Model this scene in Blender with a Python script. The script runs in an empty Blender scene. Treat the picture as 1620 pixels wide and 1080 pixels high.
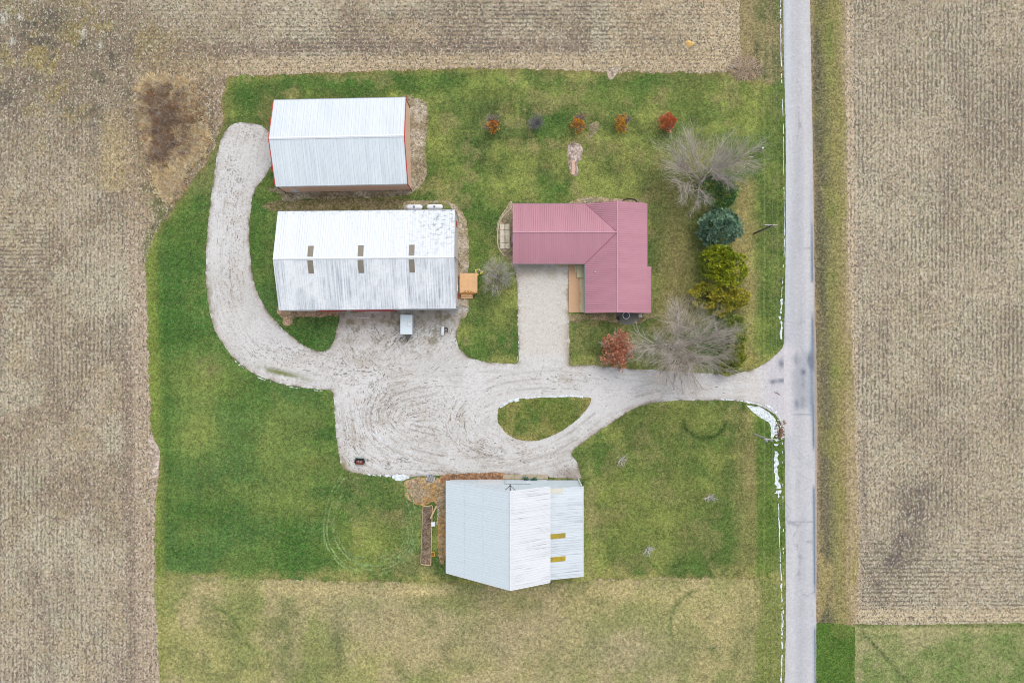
import bpy, bmesh, math, random
import numpy as np
from mathutils import Vector, Matrix
from mathutils.geometry import delaunay_2d_cdt

# ------------------------------------------------------------------ camera, sky, sun, exposure
H = 124.0            # drone altitude in metres
S = 0.115            # metres per photograph pixel on the ground
scene = bpy.context.scene
COL = scene.collection
R = math.radians

cam_d = bpy.data.cameras.new('camera')
cam = bpy.data.objects.new('camera', cam_d)
COL.objects.link(cam)
cam.location = (0, 0, H)
cam.rotation_euler = (0, 0, 0)
cam_d.sensor_width = 36.0
cam_d.lens = 36.0 * H / (1620 * S)
cam_d.clip_start = 1.0
cam_d.clip_end = 6000.0
scene.camera = cam

world = bpy.data.worlds.new('World')
scene.world = world
world.use_nodes = True
wn = world.node_tree
wn.nodes.clear()
sky = wn.nodes.new('ShaderNodeTexSky')
sky.sky_type = 'NISHITA'
sky.sun_disc = False
SUN_EL, SUN_AZ = 58.0, 30.0           # azimuth clockwise from +Y
sky.sun_elevation = R(SUN_EL)
sky.sun_rotation = R(SUN_AZ)
sky.air_density = 1.0
sky.dust_density = 3.0
sky.ozone_density = 1.0
bg = wn.nodes.new('ShaderNodeBackground')
bg.inputs['Strength'].default_value = 0.15
wo = wn.nodes.new('ShaderNodeOutputWorld')
hs = wn.nodes.new('ShaderNodeHueSaturation')      # a thin even cloud layer takes most of the blue out
hs.inputs['Saturation'].default_value = 0.3
wn.links.new(sky.outputs[0], hs.inputs['Color'])
wn.links.new(hs.outputs[0], bg.inputs[0])
wn.links.new(bg.outputs[0], wo.inputs[0])

sun_d = bpy.data.lights.new('sun', 'SUN')
sun_d.energy = 0.5
sun_d.angle = R(60)
sun_d.color = (1.0, 0.95, 0.88)
sun = bpy.data.objects.new('sun', sun_d)
COL.objects.link(sun)
sun.rotation_euler = (R(90 - SUN_EL), 0, R(180 - SUN_AZ))
sun.location = (40, 80, 90)

scene.view_settings.view_transform = 'Standard'
scene.view_settings.look = 'None'
scene.view_settings.gamma = 1.0
scene.view_settings.exposure = 1.08
scene.render.film_transparent = False
scene.cycles.filter_width = 0.95        # a crisp lens, as in the photograph

# ------------------------------------------------------------------ helpers: colour, noise, geometry
G = 1.7     # how bright a white surface reads in the finished picture


def lin(c):
    c = np.asarray(c, dtype=float) / 255.0
    return np.where(c <= 0.04045, c / 12.92, ((c + 0.055) / 1.055) ** 2.4)


def K(r, g, b):
    return lin((r, g, b)) / G


def K4(r, g, b):
    v = K(r, g, b)
    return (float(v[0]), float(v[1]), float(v[2]), 1.0)


def hashn(ix, iy, seed):
    h = (ix.astype(np.int64) * 374761393 + iy.astype(np.int64) * 668265263 + seed * 974634777) & 0xFFFFFFFF
    h = ((h ^ (h >> 13)) * 1274126177) & 0xFFFFFFFF
    h = h ^ (h >> 16)
    return (h & 0xFFFFFF) / float(0xFFFFFF)


def vnoise(x, y, seed=0):
    ix = np.floor(x); iy = np.floor(y)
    fx = x - ix; fy = y - iy
    fx = fx * fx * (3 - 2 * fx); fy = fy * fy * (3 - 2 * fy)
    a = hashn(ix, iy, seed); b = hashn(ix + 1, iy, seed)
    c = hashn(ix, iy + 1, seed); d = hashn(ix + 1, iy + 1, seed)
    return (a * (1 - fx) + b * fx) * (1 - fy) + (c * (1 - fx) + d * fx) * fy


def fbm(x, y, scale, seed=0, octv=4, rough=0.55):
    t = 0; amp = 1; tot = 0; f = 1.0 / scale
    for o in range(octv):
        t = t + amp * vnoise(x * f + 17.3 * o, y * f - 9.1 * o, seed + o)
        tot += amp; amp *= rough; f *= 2.03
    return t / tot


def sstep(a, b, x):
    t = np.clip((x - a) / (b - a), 0, 1)
    return t * t * (3 - 2 * t)


def mixc(c, target, m):
    m = np.clip(m, 0, 1)[:, None]
    return c * (1 - m) + np.asarray(target)[None, :] * m


def blob(px, py, cx, cy, rx, ry, ang=0.0):
    a = math.radians(ang)
    dx = px - cx; dy = py - cy
    u = (dx * math.cos(a) + dy * math.sin(a)) / rx
    v = (-dx * math.sin(a) + dy * math.cos(a)) / ry
    return np.exp(-(u * u + v * v))


def box(px, py, x0, y0, x1, y1, s):
    return (sstep(x0 - s, x0 + s, px) * (1 - sstep(x1 - s, x1 + s, px)) *
            sstep(y0 - s, y0 + s, py) * (1 - sstep(y1 - s, y1 + s, py)))


def W(px, py, h=0.0):
    k = S * (H - h) / H
    return Vector(((px - 810) * k, (540 - py) * k, h))


def toW(pts):
    return np.array([[(p[0] - 810) * S, (540 - p[1]) * S] for p in pts], dtype=float)


def smooth_loop(P, step=0.35, corner=False):
    n = len(P); out = []
    for i in range(n):
        p0, p1, p2, p3 = P[(i - 1) % n], P[i], P[(i + 1) % n], P[(i + 2) % n]
        L = np.linalg.norm(p2 - p1)
        m = max(1, int(L / step))
        for j in range(m):
            t = j / m
            if corner:
                q = p1 + (p2 - p1) * t
            else:
                q = 0.5 * ((2 * p1) + (-p0 + p2) * t + (2 * p0 - 5 * p1 + 4 * p2 - p3) * t * t + (-p0 + 3 * p1 - 3 * p2 + p3) * t ** 3)
            out.append(q)
    return np.array(out)


def inside(P, x, y):
    r = np.zeros(len(x), bool)
    n = len(P)
    x1 = P[:, 0]; y1 = P[:, 1]
    x2 = np.roll(x1, -1); y2 = np.roll(y1, -1)
    for i in range(n):
        c = (y1[i] > y) != (y2[i] > y)
        if not c.any():
            continue
        xi = (x2[i] - x1[i]) * (y - y1[i]) / (y2[i] - y1[i] + 1e-12) + x1[i]
        r ^= c & (x < xi)
    return r


def edge_dist(P, x, y, closed=True):
    A = P; B = np.roll(P, -1, axis=0)
    if not closed:
        A = A[:-1]; B = B[:-1]
    d = np.full(len(x), 1e9)
    for a, b in zip(A, B):
        ab = b - a; L2 = ab.dot(ab) + 1e-9
        t = np.clip(((x - a[0]) * ab[0] + (y - a[1]) * ab[1]) / L2, 0, 1)
        dd = (x - a[0] - t * ab[0]) ** 2 + (y - a[1] - t * ab[1]) ** 2
        np.minimum(d, dd, out=d)
    return np.sqrt(d)


def set_attr(me, name, arr):
    arr = np.asarray(arr, dtype=np.float32)
    if arr.ndim == 2:
        a = me.attributes.new(name, 'FLOAT_COLOR', 'POINT')
        if arr.shape[1] == 3:
            arr = np.concatenate([arr, np.ones((len(arr), 1), np.float32)], 1)
        a.data.foreach_set('color', np.ascontiguousarray(arr).ravel())
    else:
        a = me.attributes.new(name, 'FLOAT', 'POINT')
        a.data.foreach_set('value', arr)


def tag(o, label=None, cat=None, group=None, kind=None):
    if label: o['label'] = label
    if cat: o['category'] = cat
    if group: o['group'] = group
    if kind: o['kind'] = kind
    return o


def thing(name, label, cat, loc, rotz=0.0, group=None):
    o = bpy.data.objects.new(name, None)
    COL.objects.link(o)
    o.location = loc
    o.rotation_euler = (0, 0, rotz)
    o.empty_display_size = 0.5
    return tag(o, label, cat, group)


class MB:
    """collects verts / faces / colours and links them as one mesh object"""
    def __init__(self):
        self.v = []; self.f = []; self.c = []
        self.col = (1, 1, 1)

    def add(self, vs, fs, col=None):
        o = len(self.v)
        self.v.extend([tuple(p) for p in vs])
        self.f.extend([tuple(i + o for i in q) for q in fs])
        self.c.extend([tuple(col if col is not None else self.col)] * len(vs))

    def box(self, x0, y0, z0, x1, y1, z1, bev=0.0, M=None):
        if bev > 0:
            b = min(bev, (x1 - x0) * .45, (y1 - y0) * .45, (z1 - z0) * .45)
            vs = []
            for (z, i) in ((z0, b), (z0 + b, 0), (z1 - b, 0), (z1, b)):
                X0, X1, Y0, Y1 = x0 + i, x1 - i, y0 + i, y1 - i
                k = b if i == 0 else b * .6
                vs += [(X0 + k, Y0, z), (X1 - k, Y0, z), (X1, Y0 + k, z), (X1, Y1 - k, z),
                       (X1 - k, Y1, z), (X0 + k, Y1, z), (X0, Y1 - k, z), (X0, Y0 + k, z)]
            fs = [tuple(range(7, -1, -1)), tuple(range(24, 32))]
            for r in range(3):
                for j in range(8):
                    a = r * 8 + j; c = r * 8 + (j + 1) % 8
                    fs.append((a, c, c + 8, a + 8))
        else:
            vs = [(x0, y0, z0), (x1, y0, z0), (x1, y1, z0), (x0, y1, z0),
                  (x0, y0, z1), (x1, y0, z1), (x1, y1, z1), (x0, y1, z1)]
            fs = [(3, 2, 1, 0), (4, 5, 6, 7), (0, 1, 5, 4), (1, 2, 6, 5), (2, 3, 7, 6), (3, 0, 4, 7)]
        if M is not None:
            vs = [M @ Vector(p) for p in vs]
        self.add(vs, fs)
        return self

    def tube(self, pts, rad, n=6, cap=True, col=None):
        pts = [Vector(p) for p in pts]
        if not hasattr(rad, '__len__'):
            rad = [rad] * len(pts)
        vs = []; fs = []
        for i, p in enumerate(pts):
            d = (pts[min(i + 1, len(pts) - 1)] - pts[max(i - 1, 0)])
            if d.length < 1e-9: d = Vector((0, 0, 1))
            d.normalize()
            a = d.cross(Vector((0, 0, 1)))
            if a.length < 1e-3: a = Vector((1, 0, 0))
            a.normalize(); b = d.cross(a)
            for k in range(n):
                t = 2 * math.pi * k / n
                vs.append(p + (a * math.cos(t) + b * math.sin(t)) * rad[i])
        for i in range(len(pts) - 1):
            for k in range(n):
                q = i * n + k; w = i * n + (k + 1) % n
                fs.append((q, w, w + n, q + n))
        if cap:
            fs.append(tuple(range(n - 1, -1, -1)))
            fs.append(tuple(range((len(pts) - 1) * n, len(pts) * n)))
        self.add(vs, fs, col)
        return self

    def poly(self, pts, col=None):
        self.add(pts, [tuple(range(len(pts)))], col)
        return self

    def build(self, name, mat, parent=None, smooth=False):
        me = bpy.data.meshes.new(name)
        me.from_pydata(self.v, [], self.f)
        me.update()
        if len(self.c) == len(self.v) and len(self.v):
            set_attr(me, 'Col', np.array(self.c))
        if smooth:
            me.polygons.foreach_set('use_smooth', [True] * len(me.polygons))
        me.materials.append(mat)
        o = bpy.data.objects.new(name, me)
        COL.objects.link(o)
        if parent is not None:
            o.parent = parent
        return o


# ------------------------------------------------------------------ materials
class NT:
    def __init__(self, name, rough=0.9, spec=0.3, metal=0.0):
        m = bpy.data.materials.new(name); m.use_nodes = True
        self.m = m; self.n = m.node_tree.nodes; self.l = m.node_tree.links
        self.n.clear()
        self.out = self.n.new('ShaderNodeOutputMaterial')
        self.b = self.n.new('ShaderNodeBsdfPrincipled')
        self.b.inputs['Roughness'].default_value = rough
        self.b.inputs['Metallic'].default_value = metal
        self.b.inputs['Specular IOR Level'].default_value = spec
        self.l.new(self.b.outputs[0], self.out.inputs[0])

    def put(self, sock, val):
        if isinstance(val, bpy.types.NodeSocket):
            self.l.new(val, sock)
        elif val is not None:
            sock.default_value = val

    def attr(self, name, out='Color'):
        a = self.n.new('ShaderNodeAttribute'); a.attribute_name = name
        return a.outputs[out]

    def coord(self, which='Object'):
        return self.n.new('ShaderNodeTexCoord').outputs[which]

    def geo_pos(self):
        return self.n.new('ShaderNodeNewGeometry').outputs['Position']

    def mapping(self, vec, scale=(1, 1, 1), rot=(0, 0, 0), loc=(0, 0, 0)):
        m = self.n.new('ShaderNodeMapping')
        self.l.new(vec, m.inputs['Vector'])
        m.inputs['Scale'].default_value = scale
        m.inputs['Rotation'].default_value = rot
        m.inputs['Location'].default_value = loc
        return m.outputs[0]

    def noise(self, vec, scale, detail=4, rough=0.6, dist=0.0, color=False):
        t = self.n.new('ShaderNodeTexNoise')
        self.l.new(vec, t.inputs['Vector'])
        t.inputs['Scale'].default_value = scale
        t.inputs['Detail'].default_value = detail
        t.inputs['Roughness'].default_value = rough
        t.inputs['Distortion'].default_value = dist
        return t.outputs['Color' if color else 'Fac']

    def vor(self, vec, scale, rand=1.0, feat='F1', out='Distance'):
        t = self.n.new('ShaderNodeTexVoronoi'); t.feature = feat
        self.l.new(vec, t.inputs['Vector'])
        t.inputs['Scale'].default_value = scale
        t.inputs['Randomness'].default_value = rand
        return t.outputs[out]

    def math(self, op, a, b=None, c=None, clamp=False):
        m = self.n.new('ShaderNodeMath'); m.operation = op; m.use_clamp = clamp
        self.put(m.inputs[0], a)
        if b is not None: self.put(m.inputs[1], b)
        if c is not None: self.put(m.inputs[2], c)
        return m.outputs[0]

    def remap(self, v, a, b, c, d):
        m = self.n.new('ShaderNodeMapRange')
        self.put(m.inputs[0], v)
        for i, x in enumerate((a, b, c, d)):
            m.inputs[i + 1].default_value = x
        return m.outputs[0]

    def mix(self, fac, a, b, mode='MIX'):
        m = self.n.new('ShaderNodeMix'); m.data_type = 'RGBA'; m.blend_type = mode
        self.put(m.inputs[0], fac); self.put(m.inputs[6], a); self.put(m.inputs[7], b)
        return m.outputs[2]

    def grains(self, p, scale, stretch=(1, 1, 1), loc=(0, 0, 0)):
        """hard little flecks: one random colour per cell, cells warped so that they look torn"""
        w = self.n.new('ShaderNodeVectorMath'); w.operation = 'MULTIPLY_ADD'
        self.l.new(self.noise(p, scale * .9, 2, .6, color=True), w.inputs[0])
        w.inputs[1].default_value = (.7 / scale, .7 / scale, 0); self.l.new(p, w.inputs[2])
        q = self.mapping(w.outputs[0], scale=stretch, loc=loc)
        return self.sep(self.vor(q, scale, out='Color'))

    def scale(self, col, f):
        m = self.n.new('ShaderNodeVectorMath'); m.operation = 'SCALE'
        self.put(m.inputs[0], col[:3] if isinstance(col, tuple) else col); self.put(m.inputs['Scale'], f)
        return m.outputs[0]

    def sep(self, v):
        m = self.n.new('ShaderNodeSeparateXYZ'); self.l.new(v, m.inputs[0])
        return m.outputs

    def comb(self, x, y, z=0.0):
        m = self.n.new('ShaderNodeCombineXYZ')
        self.put(m.inputs[0], x); self.put(m.inputs[1], y); self.put(m.inputs[2], z)
        return m.outputs[0]

    def bump(self, h, strength=0.4, dist=0.1):
        m = self.n.new('ShaderNodeBump')
        self.put(m.inputs['Height'], h)
        m.inputs['Strength'].default_value = strength
        m.inputs['Distance'].default_value = dist
        self.l.new(m.outputs[0], self.b.inputs['Normal'])

    def base(self, c):
        self.put(self.b.inputs['Base Color'], c)
        return self.m


def mat_plain(name, rgb, rough=0.6, var=0.15, scale=3.0, spec=0.3, metal=0.0, dirt=None):
    t = NT(name, rough, spec, metal)
    p = t.coord('Object')
    n = t.noise(p, scale, 5, 0.65)
    c = t.scale(K4(*rgb), t.remap(n, 0.25, 0.75, 1 - var, 1 + var))
    if dirt:
        d = t.remap(t.noise(p, scale * 0.35, 6, 0.7), 0.5, 0.68, 0, 0.7)
        c = t.mix(d, c, K4(*dirt))
    return t.base(c)


def mat_ground(name, fine=(0.6, 1.4), scale=2.4, hue=None, hue_amt=0.0, bump=0.5, tint2=None, amt2=0.0, big=(.92, 1.08), grain=3.6, gamt=.3):
    """the sheet's own patches come from its colour attribute, the grain from noise"""
    t = NT(name, 0.95, 0.1)
    p = t.geo_pos()
    c = t.attr('Col')
    n1 = t.noise(p, scale, 8, 0.78)
    n2 = t.noise(p, scale * 3.1, 3, 0.7)
    n3 = t.noise(p, scale * 0.22, 4, 0.6)
    f = t.math('MULTIPLY', t.remap(n1, 0.32, 0.68, fine[0], fine[1]), t.remap(n2, 0.3, 0.7, 0.4 + fine[0] * .6, 0.4 + fine[1] * .6))
    f = t.math('MULTIPLY', f, t.remap(n3, 0.3, 0.7, big[0], big[1]))
    g = t.grains(p, grain)
    f = t.math('MULTIPLY', f, t.remap(g[0], 0, 1, 1 - gamt, 1 + gamt))
    c = t.scale(c, f)
    if hue:
        h = t.remap(t.noise(p, scale * 1.3, 6, 0.75), 0.5, 0.72, 0, hue_amt)
        c = t.mix(h, c, K4(*hue))
    if hue:
        c = t.mix(t.remap(g[1], .86, .9, 0, hue_amt * .5), c, K4(*hue))
    if tint2:
        q = t.mapping(p, loc=(31, 7, 3))
        h = t.remap(t.noise(q, scale * 0.9, 8, 0.8), 0.52, 0.7, 0, amt2)
        c = t.mix(h, c, K4(*tint2))
    t.bump(n1, bump, 0.15)
    return t.base(c)


def mat_field():
    t = NT('stubble', 0.97, 0.05)
    p = t.geo_pos()
    c = t.attr('Col')
    rows = t.attr('rows', 'Fac')
    x, y, z = t.sep(p)
    wob = t.math('MULTIPLY', t.math('SUBTRACT', t.noise(p, 0.35, 3, 0.6), 0.5), 0.5)

    amt = t.attr('gap', 'Fac')
    lift = t.math('MULTIPLY', t.math('SUBTRACT', amt, 0.85), 0.16)

    def rowpat(a, along):
        ph = t.math('SINE', t.math('MULTIPLY', t.math('ADD', a, wob), 2 * math.pi / 0.74))
        n = t.noise(t.comb(t.math('MULTIPLY', a, 1.35), t.math('MULTIPLY', along, 0.75)), 1.0, 4, 0.62)
        n = t.remap(t.math('ADD', n, lift), 0.5, 0.61, 0.0, 1)
        return t.math('MULTIPLY_ADD', t.remap(ph, -0.5, 0.7, 0.12, 1.0), n, t.remap(ph, .1, .9, 0., .34))
    gv = rowpat(x, y); gh = rowpat(y, x)
    dark = t.math('ADD', t.math('MULTIPLY', gv, rows), t.math('MULTIPLY', gh, t.math('SUBTRACT', 1.0, rows)), clamp=True)
    n1 = t.noise(p, 1.7, 5, 0.8)
    n2 = t.noise(t.mapping(p, loc=(5, 9, 1)), 2.6, 2, 0.6)
    f = t.math('MULTIPLY', t.remap(n1, 0.32, 0.68, 0.74, 1.26), t.remap(n2, 0.32, 0.68, 0.88, 1.12))
    g1 = t.grains(p, 4.8, (1, .8, 1)); g2 = t.grains(p, 2.6, loc=(7, 3, 0))
    f = t.math('MULTIPLY', f, t.remap(g1[0], 0, 1, .76, 1.24))
    f = t.math('MULTIPLY', f, t.remap(g2[0], 0, 1, .86, 1.14))
    c = t.scale(c, f)
    c = t.mix(t.math('MULTIPLY', dark, 0.8), c, K4(106, 98, 90))
    c = t.mix(t.remap(g1[1], .84, .88, 0, .6), c, K4(212, 204, 184))
    c = t.mix(t.remap(g1[2], .84, .88, 0, .75), c, K4(98, 88, 80))
    c = t.mix(t.remap(g2[1], .86, .9, 0, .4), c, K4(150, 152, 112))
    c = t.mix(t.remap(g2[2], .88, .92, 0, .3), c, K4(176, 150, 122))
    # pale husks and a few green or straw specks lying on top
    pale = t.remap(t.noise(t.mapping(p, loc=(71, 3, 0)), 1.9, 4, 0.75), 0.56, 0.66, 0, 0.45)
    c = t.mix(pale, c, K4(208, 200, 178))
    gr = t.remap(t.noise(t.mapping(p, loc=(13, 77, 0)), 1.6, 4, 0.75), 0.58, 0.66, 0, 0.5)
    c = t.mix(gr, c, K4(140, 142, 104))
    br = t.remap(t.noise(t.mapping(p, loc=(3, 47, 0)), 1.6, 4, 0.75), 0.57, 0.65, 0, 0.7)
    c = t.mix(br, c, K4(92, 80, 72))
    t.bump(n1, 0.6, 0.15)
    return t.base(c)


def mat_gravel():
    t = NT('gravel', 0.95, 0.1)
    p = t.geo_pos()
    c = t.attr('Col')
    n1 = t.noise(p, 1.9, 5, 0.8)
    n2 = t.noise(p, 4.0, 2, 0.6)
    f = t.math('MULTIPLY', t.remap(n1, 0.3, 0.7, 0.9, 1.08), t.remap(n2, 0.3, 0.7, 0.93, 1.06))
    c = t.scale(c, f)
    d = t.remap(t.noise(t.mapping(p, loc=(9, 4, 2)), 1.8, 4, 0.75), 0.58, 0.66, 0, 1)
    g = t.grains(p, 4.0)
    c = t.scale(c, t.remap(g[0], 0, 1, .94, 1.05))
    fl = t.attr('fleck', 'Fac')
    d = t.math('MULTIPLY', d, fl, clamp=True)
    d = t.math('MAXIMUM', d, t.math('MULTIPLY', t.remap(g[1], .93, .95, 0, 1), t.math('ADD', t.math('MULTIPLY', fl, .6), .1), clamp=True))
    c = t.mix(d, c, K4(112, 104, 98))
    t.bump(n1, 0.35, 0.08)
    return t.base(c)


def mat_roof(name, rgb, streak=(150, 160, 170), amt=0.6, thr=(0.5, 0.7), rough=0.45, metal=0.0,
             along='Y', speck=None, speck_amt=0.0, band=0.05, edge=None, freq=4.2, sharp=(.42, .66), ribw=.2, ribd=.9):
    """painted sheet metal: dirt runs down the slope, sheets differ a little"""
    t = NT(name, max(rough, .55), 0.15, metal)
    p = t.coord('Object')
    x, y, z = t.sep(p)
    a, s = (x, y) if along == 'Y' else (y, x)
    q = t.comb(t.math('MULTIPLY', a, freq), t.math('MULTIPLY', s, 0.11))
    st = t.noise(q, 1.0, 6, 0.75)
    big = t.noise(t.comb(t.math('MULTIPLY', a, 0.28), t.math('MULTIPLY', s, 0.16), 4.0), 1.0, 4, 0.6)
    m = t.math('MULTIPLY', t.remap(st, sharp[0], sharp[1], 0.0, 1.0), t.remap(big, thr[0], thr[1], 0.0, amt), clamp=True)
    sheet = t.noise(t.comb(t.math('SNAP', a, 0.9), 0.0, 7.0), 3.1, 0, 0.5)
    fine = t.noise(p, 3.0, 6, 0.7)
    f = t.math('MULTIPLY', t.remap(sheet, 0.3, 0.7, 1 - band, 1 + band), t.remap(fine, 0.3, 0.7, 0.96, 1.04))
    rib = t.math('PINGPONG', t.math('ADD', a, 200.0), ribw)
    f = t.math('MULTIPLY', f, t.remap(rib, 0.0, ribw * .5, ribd, 1.0))
    c = t.scale(K4(*rgb), f)
    c = t.mix(m, c, K4(*streak))
    if speck:
        sp = t.remap(t.noise(t.comb(t.math('MULTIPLY', a, 0.9), t.math('MULTIPLY', s, 1.4)), 1.3, 8, 0.75), 0.5, 0.6, 0, speck_amt)
        if edge:
            em = t.attr('edge', 'Fac')
            sp = t.math('MULTIPLY', sp, em, clamp=True)
        c = t.mix(sp, c, K4(*speck))
    return t.base(c)


def mat_leaf(name, rough=0.7, trans=0.25):
    t = NT(name, rough, 0.2)
    c = t.attr('Col')
    p = t.coord('Object')
    c = t.scale(c, t.remap(t.noise(p, 2.2, 4, 0.7), 0.3, 0.7, 0.6, 1.4))
    t.base(c)
    return t.m


M_FIELD = mat_field()
M_LAWN = mat_ground('lawn_grass', (0.55, 1.45), 1.5, hue=(158, 152, 100), hue_amt=0.4, bump=0.5, tint2=(58, 80, 36), amt2=0.5, big=(.86, 1.16), gamt=.3, grain=4.4)
M_PAST = mat_ground('dry_grass', (0.55, 1.45), 1.5, hue=(182, 168, 130), hue_amt=0.5, bump=0.5, tint2=(92, 104, 62), amt2=0.55, big=(.9, 1.1))
M_VERGE = mat_ground('verge_grass', (0.45, 1.55), 1.8, hue=(182, 166, 130), hue_amt=0.6, bump=0.5, tint2=(74, 86, 54), amt2=0.5)
M_DIRT = mat_ground('dirt', (0.45, 1.55), 1.6, hue=(198, 182, 160), hue_amt=0.5, bump=0.5, tint2=(92, 82, 62), amt2=0.7)
M_GRAVEL = mat_gravel()
M_ROAD = mat_ground('asphalt', (0.9, 1.1), 2.0, bump=0.08, big=(.97, 1.03), gamt=.05)
M_BARK = mat_leaf('bark', 0.9)
M_LEAF = mat_leaf('foliage')
M_STRAW = mat_leaf('straw', 0.8)


def mat_snow():
    t = NT('old_snow', 0.6, 0.3)
    p = t.geo_pos()
    n = t.noise(p, 1.9, 6, 0.8)
    c = t.mix(t.remap(n, 0.47, 0.58, 0, 0.75), K4(232, 240, 246), K4(150, 160, 150))
    t.bump(n, 0.3, 0.1)
    return t.base(c)


M_SNOW = mat_snow()

# ------------------------------------------------------------------ ground sheets
def px_of(x, y):
    return x / S + 810, 540 - y / S


def sheet(name, pts_px, z, step, colf, mat, jag=0.18, corner=False, kind='structure', extra=None, seed=1, drop=0.0):
    P = smooth_loop(toW(pts_px), 0.2, corner)
    nx = fbm(P[:, 0], P[:, 1], 1.0, seed + 50, 4, .8) - 0.5
    ny = fbm(P[:, 0], P[:, 1], 1.0, seed + 80, 4, .8) - 0.5
    P = P + np.stack([nx, ny], 1) * jag * 2.5
    x0, y0 = P.min(0); x1, y1 = P.max(0)
    gx, gy = np.meshgrid(np.arange(x0, x1, step), np.arange(y0, y1, step))
    rs = np.random.RandomState(seed)
    gx = gx.ravel() + rs.uniform(-.12, .12, gx.size) * step
    gy = gy.ravel() + rs.uniform(-.12, .12, gy.size) * step
    k = inside(P, gx, gy)
    gx, gy = gx[k], gy[k]
    de = edge_dist(P, gx, gy)
    k = de > step * 0.45
    gx, gy = gx[k], gy[k]
    n = len(P)
    vs = [Vector((a, b)) for a, b in P] + [Vector((a, b)) for a, b in zip(gx, gy)]
    es = [(i, (i + 1) % n) for i in range(n)]
    ov, oe, of, _, _, _ = delaunay_2d_cdt(vs, es, [], 1, 1e-5)
    V = np.array([[v[0], v[1], z] for v in ov])
    me = bpy.data.meshes.new(name)
    me.from_pydata(V.tolist(), [], of)
    me.update()
    # all faces up
    if len(me.polygons) and me.polygons[0].normal.z < 0:
        me.flip_normals()
    X, Y = V[:, 0], V[:, 1]
    d = edge_dist(P, X, Y)
    pxs, pys = px_of(X, Y)
    res = colf(X, Y, pxs, pys, d)
    if isinstance(res, tuple):
        c, ex = res
    else:
        c, ex = res, {}
    set_attr(me, 'Col', np.clip(c, 0, 1))
    for kk, vv in ex.items():
        set_attr(me, kk, vv)
    me.materials.append(mat)
    o = bpy.data.objects.new(name, me)
    COL.objects.link(o)
    o['kind'] = kind
    return o


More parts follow.
